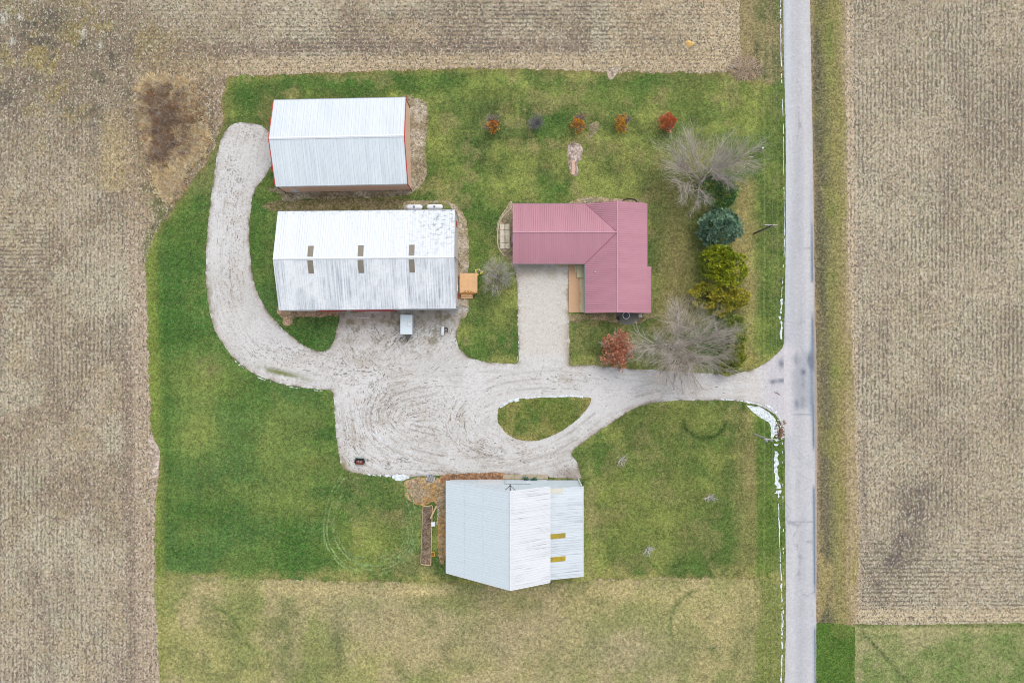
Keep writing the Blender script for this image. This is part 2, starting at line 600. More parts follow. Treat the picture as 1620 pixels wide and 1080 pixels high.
# --- the fields: one sheet out to the horizon
def build_ground():
    fx = np.arange(-112, 112.01, 0.5); fy = np.arange(-82, 82.01, 0.5)
    far = np.array([125, 150, 200, 300, 500, 900, 1600, 2600.])
    xs = np.concatenate([-far[::-1], fx, far]); ys = np.concatenate([-far[::-1], fy, far])
    gx, gy = np.meshgrid(xs, ys)
    nx, ny = len(xs), len(ys)
    X, Y = gx.ravel(), gy.ravel()
    px, py = px_of(X, Y)
    V = np.stack([X, Y, np.zeros_like(X)], 1)
    idx = np.arange(nx * ny).reshape(ny, nx)
    F = np.stack([idx[:-1, :-1].ravel(), idx[:-1, 1:].ravel(), idx[1:, 1:].ravel(), idx[1:, :-1].ravel()], 1)
    me = bpy.data.meshes.new('ground')
    me.vertices.add(len(V)); me.vertices.foreach_set('co', V.ravel())
    me.loops.add(F.size); me.loops.foreach_set('vertex_index', F.ravel())
    me.polygons.add(len(F)); me.polygons.foreach_set('loop_start', np.arange(0, F.size, 4)); me.polygons.foreach_set('loop_total', np.full(len(F), 4))
    me.update()
    n = fbm(X, Y, 14, 3, 5)
    c = np.tile(K(180, 169, 150), (len(X), 1))
    c = mixc(c, K(154, 140, 122), sstep(0.48, 0.62, n) * .85)
    c = mixc(c, K(188, 182, 162), sstep(0.5, 0.62, fbm(X, Y, 9, 30, 4)) * .8)
    c = mixc(c, K(146, 134, 122), sstep(.54, .66, fbm(X * 1.6, Y * .35, 5, 35, 4)) * .55)
    c = mixc(c, K(176, 160, 132), sstep(0.55, 0.7, fbm(X, Y, 6, 40, 4)) * .5)
    gap = 0.5 + 0.75 * sstep(0.42, 0.62, fbm(X, Y, 9, 60, 4))
    rows = np.ones(len(X))
    wob = (fbm(X, Y, 5, 90, 3) - .5) * 14
    # north field: rows run east-west
    north = (py < 112 + wob * .3) & (px > 215) & (px < 1200)
    rows[north] = 0.0
    rows = np.where((px < 75 + wob * 2) & (py > 300) & (py < 490), 0.0, rows)
    rows = np.where((px > 1345) & (py > 850 + wob * 2) & (py < 985), 0.0, rows)
    m = box(px, py + wob * .5, 180, 66, 470, 92, 5) * .8 + box(px, py + wob * .5, 440, 64, 930, 82, 5) * .8
    c = mixc(c, K(142, 126, 116), m); gap += m * .3
    m = box(px, py + wob * .4 + (px - 800) * .012, 120, 86, 1170, 118, 6)
    c = mixc(c, K(192, 174, 146), m * .75); gap *= 1 - .6 * m
    m = box(px + wob * .6, py, 960, -80, 1172, 110, 8)
    c = mixc(c, K(190, 174, 146), m * .45); gap *= 1 - .25 * m
    m = box(px + wob * .4, py, 1110, -80, 1172, 112, 8)
    c = mixc(c, K(196, 178, 150), m * .6); gap *= 1 - .6 * m
    # headland beside the lawn on the west
    m = box(px + wob * .25 - (py - 500) * .018, py, 205, 120, 246, 1300, 4)
    c = mixc(c, K(186, 170, 152), m * .8); gap *= 1 - .6 * m
    m = box(px + wob * .25 - (py - 500) * .022, py, 190, 560, 206, 1300, 4)
    c = mixc(c, K(150, 134, 122), m * .8)
    m = box(px + wob * .5, py, 160, 175, 200, 300, 8)
    c = mixc(c, K(190, 172, 132), m * .9); gap *= 1 - .6 * m
    # north-west corner: weedy, wet
    m = np.clip(blob(px, py, 90, 90, 170, 110) * 1.3, 0, 1)
    c = mixc(c, K(138, 126, 110), m * .9); gap *= 1 - .3 * m
    k = sstep(.55, .68, fbm(X, Y, 3.2, 140, 4)) * m
    c = mixc(c, K(158, 144, 84), k * .7)
    k = sstep(.6, .7, fbm(X, Y, 3.0, 150, 4)) * m
    c = mixc(c, K(96, 94, 86), k * .9)
    for b in ((85, 35, 26, 22), (5, 155, 24, 20), (130, 70, 10, 12), (40, 128, 10, 6), (75, 18, 20, 5)):
        c = mixc(c, K(100, 96, 90), blob(px, py, *b) * .9)
    for b in ((5, 28, 7, 9), (32, 26, 5, 6), (132, 52, 4, 8), (158, 72, 4, 5), (18, 66, 5, 5), (16, 12, 9, 2)):
        c = mixc(c, K(214, 218, 212), blob(px, py, *b) * .9)
    # east field
    east = sstep(1335, 1345, px)
    c = mixc(c, K(186, 178, 158), east * .55)
    ex = 1338 + (py - 300) * .016
    m = box(px - ex + wob * .25, py, -4, -900, 14, 985, 3)
    c = mixc(c, K(196, 178, 154), m * .85); gap *= 1 - .7 * m
    m = box(px - ex + wob * .3, py, 16, -900, 25, 870, 3) * sstep(.42, .55, fbm(X * 2, Y * .2, 6, 75, 3))
    c = mixc(c, K(150, 136, 128), m * .8)
    for b in ((1515, 130, 18, 60), (1500, 300, 24, 70), (1445, 790, 40, 40), (1425, 870, 38, 40), (1510, 700, 30, 40), (1560, 200, 40, 50), (1600, 520, 20, 40),
              (1480, 600, 14, 60), (1400, 540, 10, 60), (1390, 950, 12, 14), (1395, 905, 18, 12), (1605, 170, 25, 60), (1440, 660, 30, 30), (1600, 650, 20, 50)):
        g = blob(px, py, *b)
        gap += g * .8
        c = mixc(c, K(150, 138, 126), g * .5)
    c = mixc(c, K(102, 94, 96), np.clip(blob(px, py, 1425, 875, 42, 30) + blob(px, py, 1450, 800, 34, 40) * .8, 0, 1) * sstep(.4, .56, fbm(X, Y, 2, 210, 4)) * .9)
    for b in ((1391, 924, 11, 6), (1394, 942, 7, 11), (1381, 905, 14, 5), (1410, 885, 16, 12), (1440, 820, 16, 14), (1425, 850, 18, 10), (1456, 775, 12, 14)):
        c = mixc(c, K(88, 84, 88), blob(px, py, *b) * sstep(.42, .56, fbm(X, Y, 1.4, 220, 4)) * .85)
    m = box(px, py + wob * .3, 1355, 962, 1700, 984, 4)
    c = mixc(c, K(202, 188, 158), m * .8); gap *= 1 - .6 * m
    # black wet spots in the north field
    for b in ((1060, 66, 20, 7), (1110, 70, 8, 7), (1030, 60, 10, 5), (640, 22, 60, 8), (820, 24, 40, 6), (920, 10, 18, 12), (1050, 22, 26, 7)):
        g = blob(px, py, *b); gap += g * .6
        c = mixc(c, K(140, 130, 122), g * sstep(.4, .6, fbm(X, Y, 2, 230, 3)) * .8)
    # soil around the brush lot
    m = box(px + wob * .4, py, 318, 124, 362, 300, 6) * (1 - sstep(-10, 10, (px - 352) + (py - 205) * .55))
    c = mixc(c, K(166, 150, 132), m)
    m = np.clip(blob(px, py, 272, 215, 62, 115, 10) * 1.5, 0, 1)
    c = mixc(c, K(140, 118, 84), m * .8); gap *= 1 - .5 * m
    k = sstep(.5, .62, fbm(X, Y, 2.2, 260, 4)) * box(px, py, 226, 290, 300, 420, 8)
    c = mixc(c, K(104, 116, 70), k * .8)
    c = c * np.array([.97, .935, .875])
    set_attr(me, 'Col', np.clip(c, 0, 1)); set_attr(me, 'rows', rows); set_attr(me, 'gap', np.clip(gap, 0, 1.6))
    me.materials.append(M_FIELD)
    o = bpy.data.objects.new('ground', me); COL.objects.link(o)
    o['kind'] = 'structure'
    return o


build_ground()


# --- lawn
LUSH = K(62, 102, 42); MID = K(90, 110, 56); YEL = K(136, 146, 76); OLIVE = K(124, 116, 74); TAN = K(156, 142, 94)
SWG = K(80, 113, 58)
rings = []


def lawn_col(X, Y, px, py, d):
    n = fbm(X, Y, 7, 11, 5); n2 = fbm(X, Y, 3.2, 12, 4); n3 = fbm(X, Y, 16, 13, 4)
    c = np.tile(MID, (len(X), 1))
    west = sstep(640, 480, px + (n3 - .5) * 200) * sstep(250, 420, py + (n3 - .5) * 200)
    c = mixc(c, SWG, west)
    east = 1 - west
    c = mixc(c, YEL, sstep(.46, .6, n) * .85 * (east * .8 + .35))
    c = mixc(c, K(74, 88, 48), sstep(.52, .64, fbm(X, Y, 4.5, 16, 5)) * .6 * (east * .7 + .2))
    c = mixc(c, LUSH, sstep(.52, .7, fbm(X, Y, 8, 21, 5)) * .6)
    c = mixc(c, TAN, sstep(.6, .72, n2) * .3 * east)
    # north lawn behind the sheds: lush
    for b, a in (((560, 128, 170, 20), .6), ((390, 145, 30, 40), .7), ((700, 175, 30, 60), .3), ((735, 300, 28, 40), .75), ((760, 330, 20, 30), .6), ((700, 135, 60, 20), .6),
                 ((960, 250, 12, 22), .95), ((300, 380, 50, 80), .7), ((270, 480, 30, 120), .6), ((262, 640, 18, 80), .6), ((265, 720, 14, 60), .7), ((320, 810, 90, 30), .7), ((290, 870, 50, 20), .5),
                 ((470, 880, 40, 40), .6), ((640, 880, 50, 30), .7), ((540, 710, 25, 40), .6), ((500, 640, 30, 25), .2), ((420, 880, 60, 30), .4),
                 ((1145, 860, 36, 32), .85), ((1090, 890, 40, 20), .8), ((1225, 690, 8, 60), .6), ((860, 300, 40, 20), .3), ((780, 350, 24, 40), .5), ((955, 140, 12, 30), .6),
                 ((760, 555, 40, 16), .5), ((800, 545, 18, 12), .6), ((430, 300, 26, 26), .5), ((480, 530, 40, 22), .5), ((410, 420, 14, 80), .25), ((630, 760, 30, 12), .3)):
        c = mixc(c, LUSH, blob(px, py, *b) * a)
    for b, a in (((1070, 420, 36, 130), 1.0), ((1050, 300, 40, 20), .4), ((1068, 490, 30, 40), .6), ((935, 545, 30, 30), .3), ((1000, 250, 80, 30), .35)):
        c = mixc(c, OLIVE, blob(px, py, *b) * a)
    for b, a in (((780, 140, 50, 16), .5), ((880, 150, 60, 20), .5), ((1120, 150, 60, 30), .5), ((1030, 250, 50, 24), .45), ((980, 155, 40, 20), .45), ((700, 220, 24, 60), .45),
                 ((1180, 200, 40, 30), .5), ((590, 860, 40, 30), .8), ((740, 420, 12, 60), .4), ((790, 500, 20, 24), .7), ((310, 690, 40, 40), .65), ((450, 790, 40, 30), .5), ((420, 700, 30, 60), .3), ((490, 730, 14, 14), .5),
                 ((330, 600, 60, 40), .5), ((985, 800, 40, 60), .45), ((1080, 650, 60, 30), .4), ((1050, 800, 60, 50), .4), ((932, 830, 12, 100), .9), ((950, 660, 40, 20), .3), ((1010, 850, 30, 50), .4)):
        c = mixc(c, YEL, blob(px, py, *b) * a)
    hs_ = fbm(X * .12, Y * 1.1, 2.0, 360, 3) - .5; vs_ = fbm(X * 1.1, Y * .1, 2.0, 361, 3) - .5
    nr = sstep(330, 250, py) * sstep(1090, 1020, px); vr = sstep(1030, 1110, px)
    c = c * (1 + .5 * hs_ * nr + .5 * vs_ * vr + .3 * hs_ * west)[:, None]
    c = mixc(c, K(156, 158, 106), np.exp(-((py - 237 - 2 * n2) / .9) ** 2) * box(px, py, 690, 200, 1060, 260, 20) * .4)
    c = mixc(c, K(150, 138, 96), sstep(.6, .68, fbm(X, Y, 4, 370, 4)) * east * .4)
    # dry strips near the road, mown stripes beside it
    m = (box(px + (n - .5) * 26, py, 1160, 285, 1194, 585, 12) * .75 + box(px + (n - .5) * 26, py, 1160, 650, 1194, 912, 12) * .55) * (.55 + 1.6 * np.clip(vs_ + .25, 0, .5))
    c = mixc(c, TAN, m)
    c = mixc(c, K(150, 132, 86), blob(px, py, 1165, 560, 20, 20) * .6)
    c = mixc(c, K(150, 150, 78), blob(px, py, 1190, 575, 26, 12) * .6)
    m = box(px, py, 1200, 136, 1242, 560, 4)
    c = mixc(c, K(84, 108, 48), m * .55)
    m = box(px, py, 1196, 640, 1242, 915, 4)
    c = mixc(c, K(82, 110, 44), m * .75)
    st = np.sin(px * 2 * math.pi / 7.5) * sstep(1194, 1204, px)
    c = c * (1 + 0.09 * st)[:, None]
    for x0 in (1209, 1229):
        c = mixc(c, K(140, 150, 90), np.exp(-((px - x0) / 1.0) ** 2) * .35 * sstep(130, 140, py))
    # faint mowing bands in the west lawn
    c = c * (1 + 0.05 * west * np.sin(px * 2 * math.pi / 17 + 2 * n3))[:, None]
    c = mixc(c, K(126, 118, 84), blob(px, py, 322, 577, 26, 16) * sstep(.4, .6, n2) * 1.0)
    c = mixc(c, K(128, 122, 92), blob(px, py, 1110, 230, 30, 14) * .5)
    c = mixc(c, K(150, 140, 96), blob(px, py, 934, 830, 10, 85) * sstep(.35, .6, n2) * .8)
    c = mixc(c, K(96, 108, 54), box(px, py, 955, 640, 1160, 905, 14) * .35)
    # dark fairy rings
    for (cx, cy, r, a0, a1, w, am, kc) in ((1115, 662, 34, 5, 175, 4.0, 1.0, K(52, 80, 32)), (1008, 178, 34, 40, 140, 2.6, .6, K(62, 76, 38)), (1024, 160, 40, 60, 120, 2.2, .5, K(62, 76, 38)), (308, 700, 32, 30, 150, 2.2, .5, LUSH),
                                           (330, 742, 25, 150, 290, 2.0, .4, LUSH), (1106, 960, 50, 150, 210, 2, .3, LUSH)):
        rr = np.hypot(px - cx, (py - cy) * 1.1)
        an = np.degrees(np.arctan2(py - cy, px - cx)) % 360
        m = np.exp(-((rr - r) / w) ** 2) * sstep(a0 - 15, a0 + 15, an) * (1 - sstep(a1 - 15, a1 + 15, an)) * sstep(.3, .5, fbm(X, Y, 1.5, 330, 3) + .18)
        c = mixc(c, kc, m * am)
    for k in range(9):
        m = np.exp(-((px - (636 + k * 3.4 + (py - 840) * (-.08 - .02 * k))) / 1.1) ** 2) * box(px, py, 560, 770 + k * 4, 700, 890, 8)
        c = mixc(c, K(132, 152, 100), m * .28)
    # worn, tufted margins
    m = np.exp(-d / 0.45)
    c = mixc(c, K(138, 122, 80), m * (sstep(.3, .55, n2)) * .8)
    # pale fringe along the field on the west
    m = sstep(262, 244, px - (py - 600) * .02) * sstep(330, 380, py)
    c = mixc(c, K(128, 142, 66), m * .7)
    c = mixc(c, K(150, 146, 90), sstep(895, 914, py + (n2 - .5) * 26) * sstep(.38, .58, fbm(X, Y, 1.6, 390, 4)) * .8)
    return np.clip(c, 0.004, 1)


LAWN = [(362, 122), (430, 119), (500, 116), (570, 113), (640, 111), (760, 108), (900, 111), (960, 113), (1040, 115), (1100, 116), (1150, 114), (1186, 126), (1215, 131), (1262, 132),
        (1262, 300), (1262, 600), (1262, 760), (1262, 916), (1195, 915), (1100, 914), (1000, 916), (925, 918), (830, 924), (700, 922), (600, 920), (500, 918), (400, 915), (300, 912), (252, 912),
        (246, 880), (246, 830), (248, 780), (252, 745), (250, 715), (242, 690), (237, 640), (235, 560), (233, 480), (231, 430), (233, 400), (246, 372), (262, 348), (285, 312), (300, 292), (320, 265), (342, 228), (352, 190), (351, 160), (356, 140)]
sheet('lawn', LAWN, 0.03, 0.3, lawn_col, M_LAWN, jag=0.55, seed=5)


# --- dry pasture south
def past_col(X, Y, px, py, d):
    n = fbm(X, Y, 9, 401, 5); n2 = fbm(X, Y, 3, 402, 4)
    c = np.tile(K(158, 155, 98), (len(X), 1))
    c = mixc(c, K(164, 153, 108), sstep(500, 1000, px) * .7)
    c = mixc(c, K(128, 137, 80), sstep(.46, .6, n) * .85)
    c = mixc(c, K(174, 158, 122), sstep(.48, .66, fbm(X, Y, 7, 403, 4)) * .6)
    c = mixc(c, K(112, 120, 72), sstep(.56, .68, fbm(X, Y, 4, 405, 5)) * .6)
    for b, a in (((450, 1010, 14, 40), .9), ((535, 1010, 12, 50), .9), ((480, 1060, 60, 20), .3), ((975, 1028, 6, 5), 1.3), ((1127, 1026, 7, 5), 1.3), ((1188, 997, 4, 3), 1.2), ((1075, 985, 10, 28), .3), ((1180, 1000, 20, 80), .5), ((310, 1050, 30, 30), .25)):
        c = mixc(c, K(98, 110, 66), blob(px, py, *b) * a * sstep(.3, .6, n2 + .1))
    for b, a in (((660, 935, 50, 10), .9), ((340, 930, 60, 10), .4), ((500, 932, 60, 10), .6), ((1000, 940, 100, 14), .4), ((1100, 950, 80, 40), .4)):
        c = mixc(c, K(196, 178, 128), blob(px, py, *b) * a)
    for b in ((580, 980, 60, 40), (800, 1010, 120, 50), (1000, 1030, 90, 40)):
        c = mixc(c, K(164, 152, 120), blob(px, py, *b) * .6)
    for (cx, cy, r, a0, a1) in ((330, 1010, 50, 270, 350), (1120, 990, 60, 150, 260)):
        rr = np.hypot(px - cx, py - cy); an = np.degrees(np.arctan2(py - cy, px - cx)) % 360
        m = np.exp(-((rr - r) / 3.0) ** 2) * sstep(a0, a0 + 20, an) * (1 - sstep(a1 - 20, a1, an))
        c = mixc(c, K(86, 104, 56), m * .95)
    m = sstep(1190, 1205, px + (n2 - .5) * 20)
    c = mixc(c, K(112, 124, 62), m * .9)
    c = c * (1 + .07 * np.sin(px * 2 * math.pi / 11) * m)[:, None]
    m = np.exp(-np.abs(px - 256) / 7)
    c = mixc(c, K(140, 142, 74), m * .7)
    return c


sheet('pasture', [(247, 914), (300, 911), (500, 917), (700, 921), (925, 917), (1100, 913), (1262, 914), (1262, 1000), (1262, 1160), (800, 1240), (254, 1240), (253, 1100), (250, 1000)],
      0.022, 0.45, past_col, M_PAST, jag=0.3, seed=7)


# --- road verges
def verge_col(X, Y, px, py, d):
    n = fbm(X, Y, 5, 501, 4); n2 = fbm(X, Y * .4, 2.4, 502, 4)
    c = np.tile(K(120, 118, 78), (len(X), 1))
    xr = px - (1292 + (py - 600) * .012) + (n - .5) * 8
    c = mixc(c, K(92, 92, 70), sstep(26, 8, xr))
    c = mixc(c, K(114, 104, 86), sstep(24, 8, xr) * sstep(.35, .55, fbm(X, Y, 14, 505, 3)) * .9 * box(px, py, 1280, 280, 1340, 880, 60))
    c = mixc(c, K(140, 133, 84), sstep(20, 34, xr) * (1 - sstep(40, 54, xr)) * .8)
    c = mixc(c, K(152, 134, 96), sstep(32, 44, xr) * sstep(380, 520, py) * .6)
    c = mixc(c, K(172, 154, 122), sstep(40, 54, xr) * .85)
    c = mixc(c, K(164, 146, 104), box(px, py, 1280, 860, 1360, 972, 20) * sstep(.4, .6, n2) * .8)
    c = mixc(c, K(134, 134, 70), sstep(.5, .64, n2) * .4)
    c = mixc(c, K(106, 124, 58), sstep(18, 26, xr) * (1 - sstep(28, 38, xr)) * sstep(.5, .64, fbm(X, Y, 6, 507, 3)) * .6)
    c = c * (1 + .08 * np.sin(px * 2 * math.pi / 6.5) * sstep(25, 35, xr))[:, None]
    c = mixc(c, K(158, 136, 104), np.exp(-np.clip(xr - 0, 0, 99) / 2.0) * .6)
    return c


sheet('verge', [(1270, -160), (1336, -160), (1337, 0), (1338, 150), (1342, 400), (1350, 600), (1355, 750), (1358, 850), (1356, 960), (1352, 988), (1270, 988)],
      0.016, 0.4, verge_col, M_VERGE, jag=0.35, corner=True, seed=9)


def verge2_col(X, Y, px, py, d):
    n = fbm(X, Y, 4, 511, 4); n2 = fbm(X * 2, Y * .5, 2.4, 512, 4)
    c = np.tile(K(114, 112, 78), (len(X), 1))
    c = mixc(c, K(150, 132, 96), np.exp(-((px - 1182) / 10) ** 2) * .8)
    c = mixc(c, K(92, 104, 58), np.exp(-((px - 1202) / 10) ** 2) * .7)
    c = mixc(c, K(140, 130, 92), np.exp(-((px - 1217) / 3) ** 2) * .7 * sstep(.4, .6, n2))
    c = mixc(c, K(80, 100, 48), np.exp(-((px - 1230) / 6) ** 2) * .6)
    c = mixc(c, K(150, 136, 98), sstep(.48, .62, n) * .6)
    c = mixc(c, K(60, 70, 44), blob(px, py, 1197, 78, 4, 12) * .9)
    return c


sheet('verge', [(1169, -160), (1262, -160), (1262, 140), (1186, 132), (1176, 110), (1171, 60), (1170, 0)], 0.016, 0.4, verge2_col, M_VERGE, jag=0.35, seed=10)


def se_lawn_col(X, Y, px, py, d):
    n = fbm(X, Y, 4, 521, 4)
    c = np.tile(K(76, 108, 42), (len(X), 1))
    c = mixc(c, K(54, 88, 32), blob(px, py, 1330, 1000, 16, 22) * .8)
    c = mixc(c, YEL, sstep(.52, .66, n) * .4)
    return c


def se_past_col(X, Y, px, py, d):
    n = fbm(X, Y, 5, 531, 5); n2 = fbm(X, Y, 2, 532, 4)
    c = np.tile(K(134, 142, 90), (len(X), 1))
    c = mixc(c, K(104, 126, 66), sstep(.45, .62, n) * .8)
    c = mixc(c, K(164, 156, 116), sstep(.5, .65, fbm(X, Y, 6, 533, 4)) * .7)
    c = mixc(c, K(92, 108, 54), np.exp(-((py - 988) / 3) ** 2) * .8)
    c = mixc(c, K(176, 166, 118), np.exp(-((py - 997) / 4) ** 2) * .4)
    dd = np.abs((px - 1360) * .73 - (py - 995) * .68)
    c = mixc(c, K(60, 80, 38), np.exp(-(dd / 2.0) ** 2) * .95 * sstep(1360, 1366, px))
    return c


sheet('pasture', [(1350, 986), (1420, 988), (1520, 986), (1900, 984), (1900, 1240), (1350, 1240)], 0.022, 0.5, se_past_col, M_PAST, jag=0.25, corner=True, seed=12)
sheet('lawn', [(1270, 984), (1330, 985), (1353, 990), (1352, 1240), (1270, 1240)], 0.03, 0.5, se_lawn_col, M_LAWN, jag=0.2, corner=True, seed=13)


# --- gravel drive with wheel tracks along the lines of travel
PATHS = [
    [(388, 205), (372, 260), (362, 320), (358, 400), (360, 460), (372, 510), (402, 552), (450, 577), (510, 590), (580, 598), (680, 596), (800, 596), (950, 606), (1080, 612), (1230, 604)],
    [(860, 420), (860, 500), (858, 560), (850, 605)],
    [(1040, 625), (960, 650), (905, 690), (850, 716), (770, 730), (690, 726), (625, 705), (596, 675), (596, 645), (622, 618), (680, 604)],
    [(930, 610), (860, 606), (790, 616), (745, 640), (728, 665), (735, 692), (770, 712), (820, 722)],
    [(545, 625), (552, 680), (566, 715), (610, 738), (700, 746), (800, 744), (900, 720)],
    [(640, 545), (610, 580), (590, 640)], [(720, 530), (690, 570), (640, 610)], [(560, 520), (580, 560), (640, 590)],
]


def flow_streaks(X, Y, seed, steps=11):
    """noise smeared along the direction of the nearest wheel track (grid LIC, sampled at X, Y)"""
    st = 0.14
    x0, x1, y0, y1 = -57., 54., -27., 42.
    gx = np.arange(x0, x1, st); gy = np.arange(y0, y1, st)
    nx, ny = len(gx), len(gy)
    cs = 5
    cx, cy = np.meshgrid(gx[::cs], gy[::cs])
    dirx = np.zeros(cx.shape); diry = np.zeros(cx.shape)
    for P in PATHS:
        P = smooth_open(toW(P), 1.2)
        for a, b in zip(P[:-1], P[1:]):
            m = (a + b) / 2; t = (b - a) / (np.linalg.norm(b - a) + 1e-9)
            w = 1.0 / ((cx - m[0]) ** 2 + (cy - m[1]) ** 2 + 0.6) ** 2
            # orientation tensor in double angle form so that opposite directions agree
            dirx += w * (t[0] * t[0] - t[1] * t[1]); diry += w * (2 * t[0] * t[1])
    ang = 0.5 * np.arctan2(diry, dirx)
    A2x = np.cos(2 * ang); A2y = np.sin(2 * ang)
    ii = np.clip(np.arange(ny) / cs, 0, cx.shape[0] - 1.001); jj = np.clip(np.arange(nx) / cs, 0, cx.shape[1] - 1.001)

    def up(A):
        i0 = ii.astype(int); fi = (ii - i0)[:, None]; j0 = jj.astype(int); fj = (jj - j0)[None, :]
        return (A[i0][:, j0] * (1 - fi) * (1 - fj) + A[i0 + 1][:, j0] * fi * (1 - fj) + A[i0][:, j0 + 1] * (1 - fi) * fj + A[i0 + 1][:, j0 + 1] * fi * fj)
    ang = 0.5 * np.arctan2(up(A2y), up(A2x))
    ux, uy = np.cos(ang), np.sin(ang)
    rs = np.random.RandomState(seed)
    N = rs.rand(ny, nx)
    acc = N.copy(); cnt = 1
    J, I = np.meshgrid(np.arange(nx), np.arange(ny))
    for sgn in (1, -1):
        fx = J.astype(float).copy(); fy = I.astype(float).copy()
        px_, py_ = ux * sgn, uy * sgn
        for k in range(steps):
            a = np.clip(np.rint(fy).astype(int), 0, ny - 1); b = np.clip(np.rint(fx).astype(int), 0, nx - 1)
            vx, vy = ux[a, b], uy[a, b]
            s = np.sign(vx * px_ + vy * py_); s[s == 0] = 1
            px_, py_ = vx * s, vy * s
            fx += px_ * 1.0; fy += py_ * 1.0
            a = np.clip(np.rint(fy).astype(int), 0, ny - 1); b = np.clip(np.rint(fx).astype(int), 0, nx - 1)
            acc += N[a, b]; cnt += 1
    acc = acc / cnt
    acc = (acc - acc.mean()) / acc.std()
    a = np.clip(np.rint((Y - y0) / st).astype(int), 0, ny - 1); b = np.clip(np.rint((X - x0) / st).astype(int), 0, nx - 1)
    return acc[a, b]


def smooth_open(P, step):
    out = []
    n = len(P)
    for i in range(n - 1):
        p0, p1, p2, p3 = P[max(i - 1, 0)], P[i], P[i + 1], P[min(i + 2, n - 1)]
        m = max(1, int(np.linalg.norm(p2 - p1) / step))
        for j in range(m):
            t = j / m
            out.append(0.5 * ((2 * p1) + (-p0 + p2) * t + (2 * p0 - 5 * p1 + 4 * p2 - p3) * t * t + (-p0 + 3 * p1 - 3 * p2 + p3) * t ** 3))
    out.append(P[-1])
    return np.array(out)


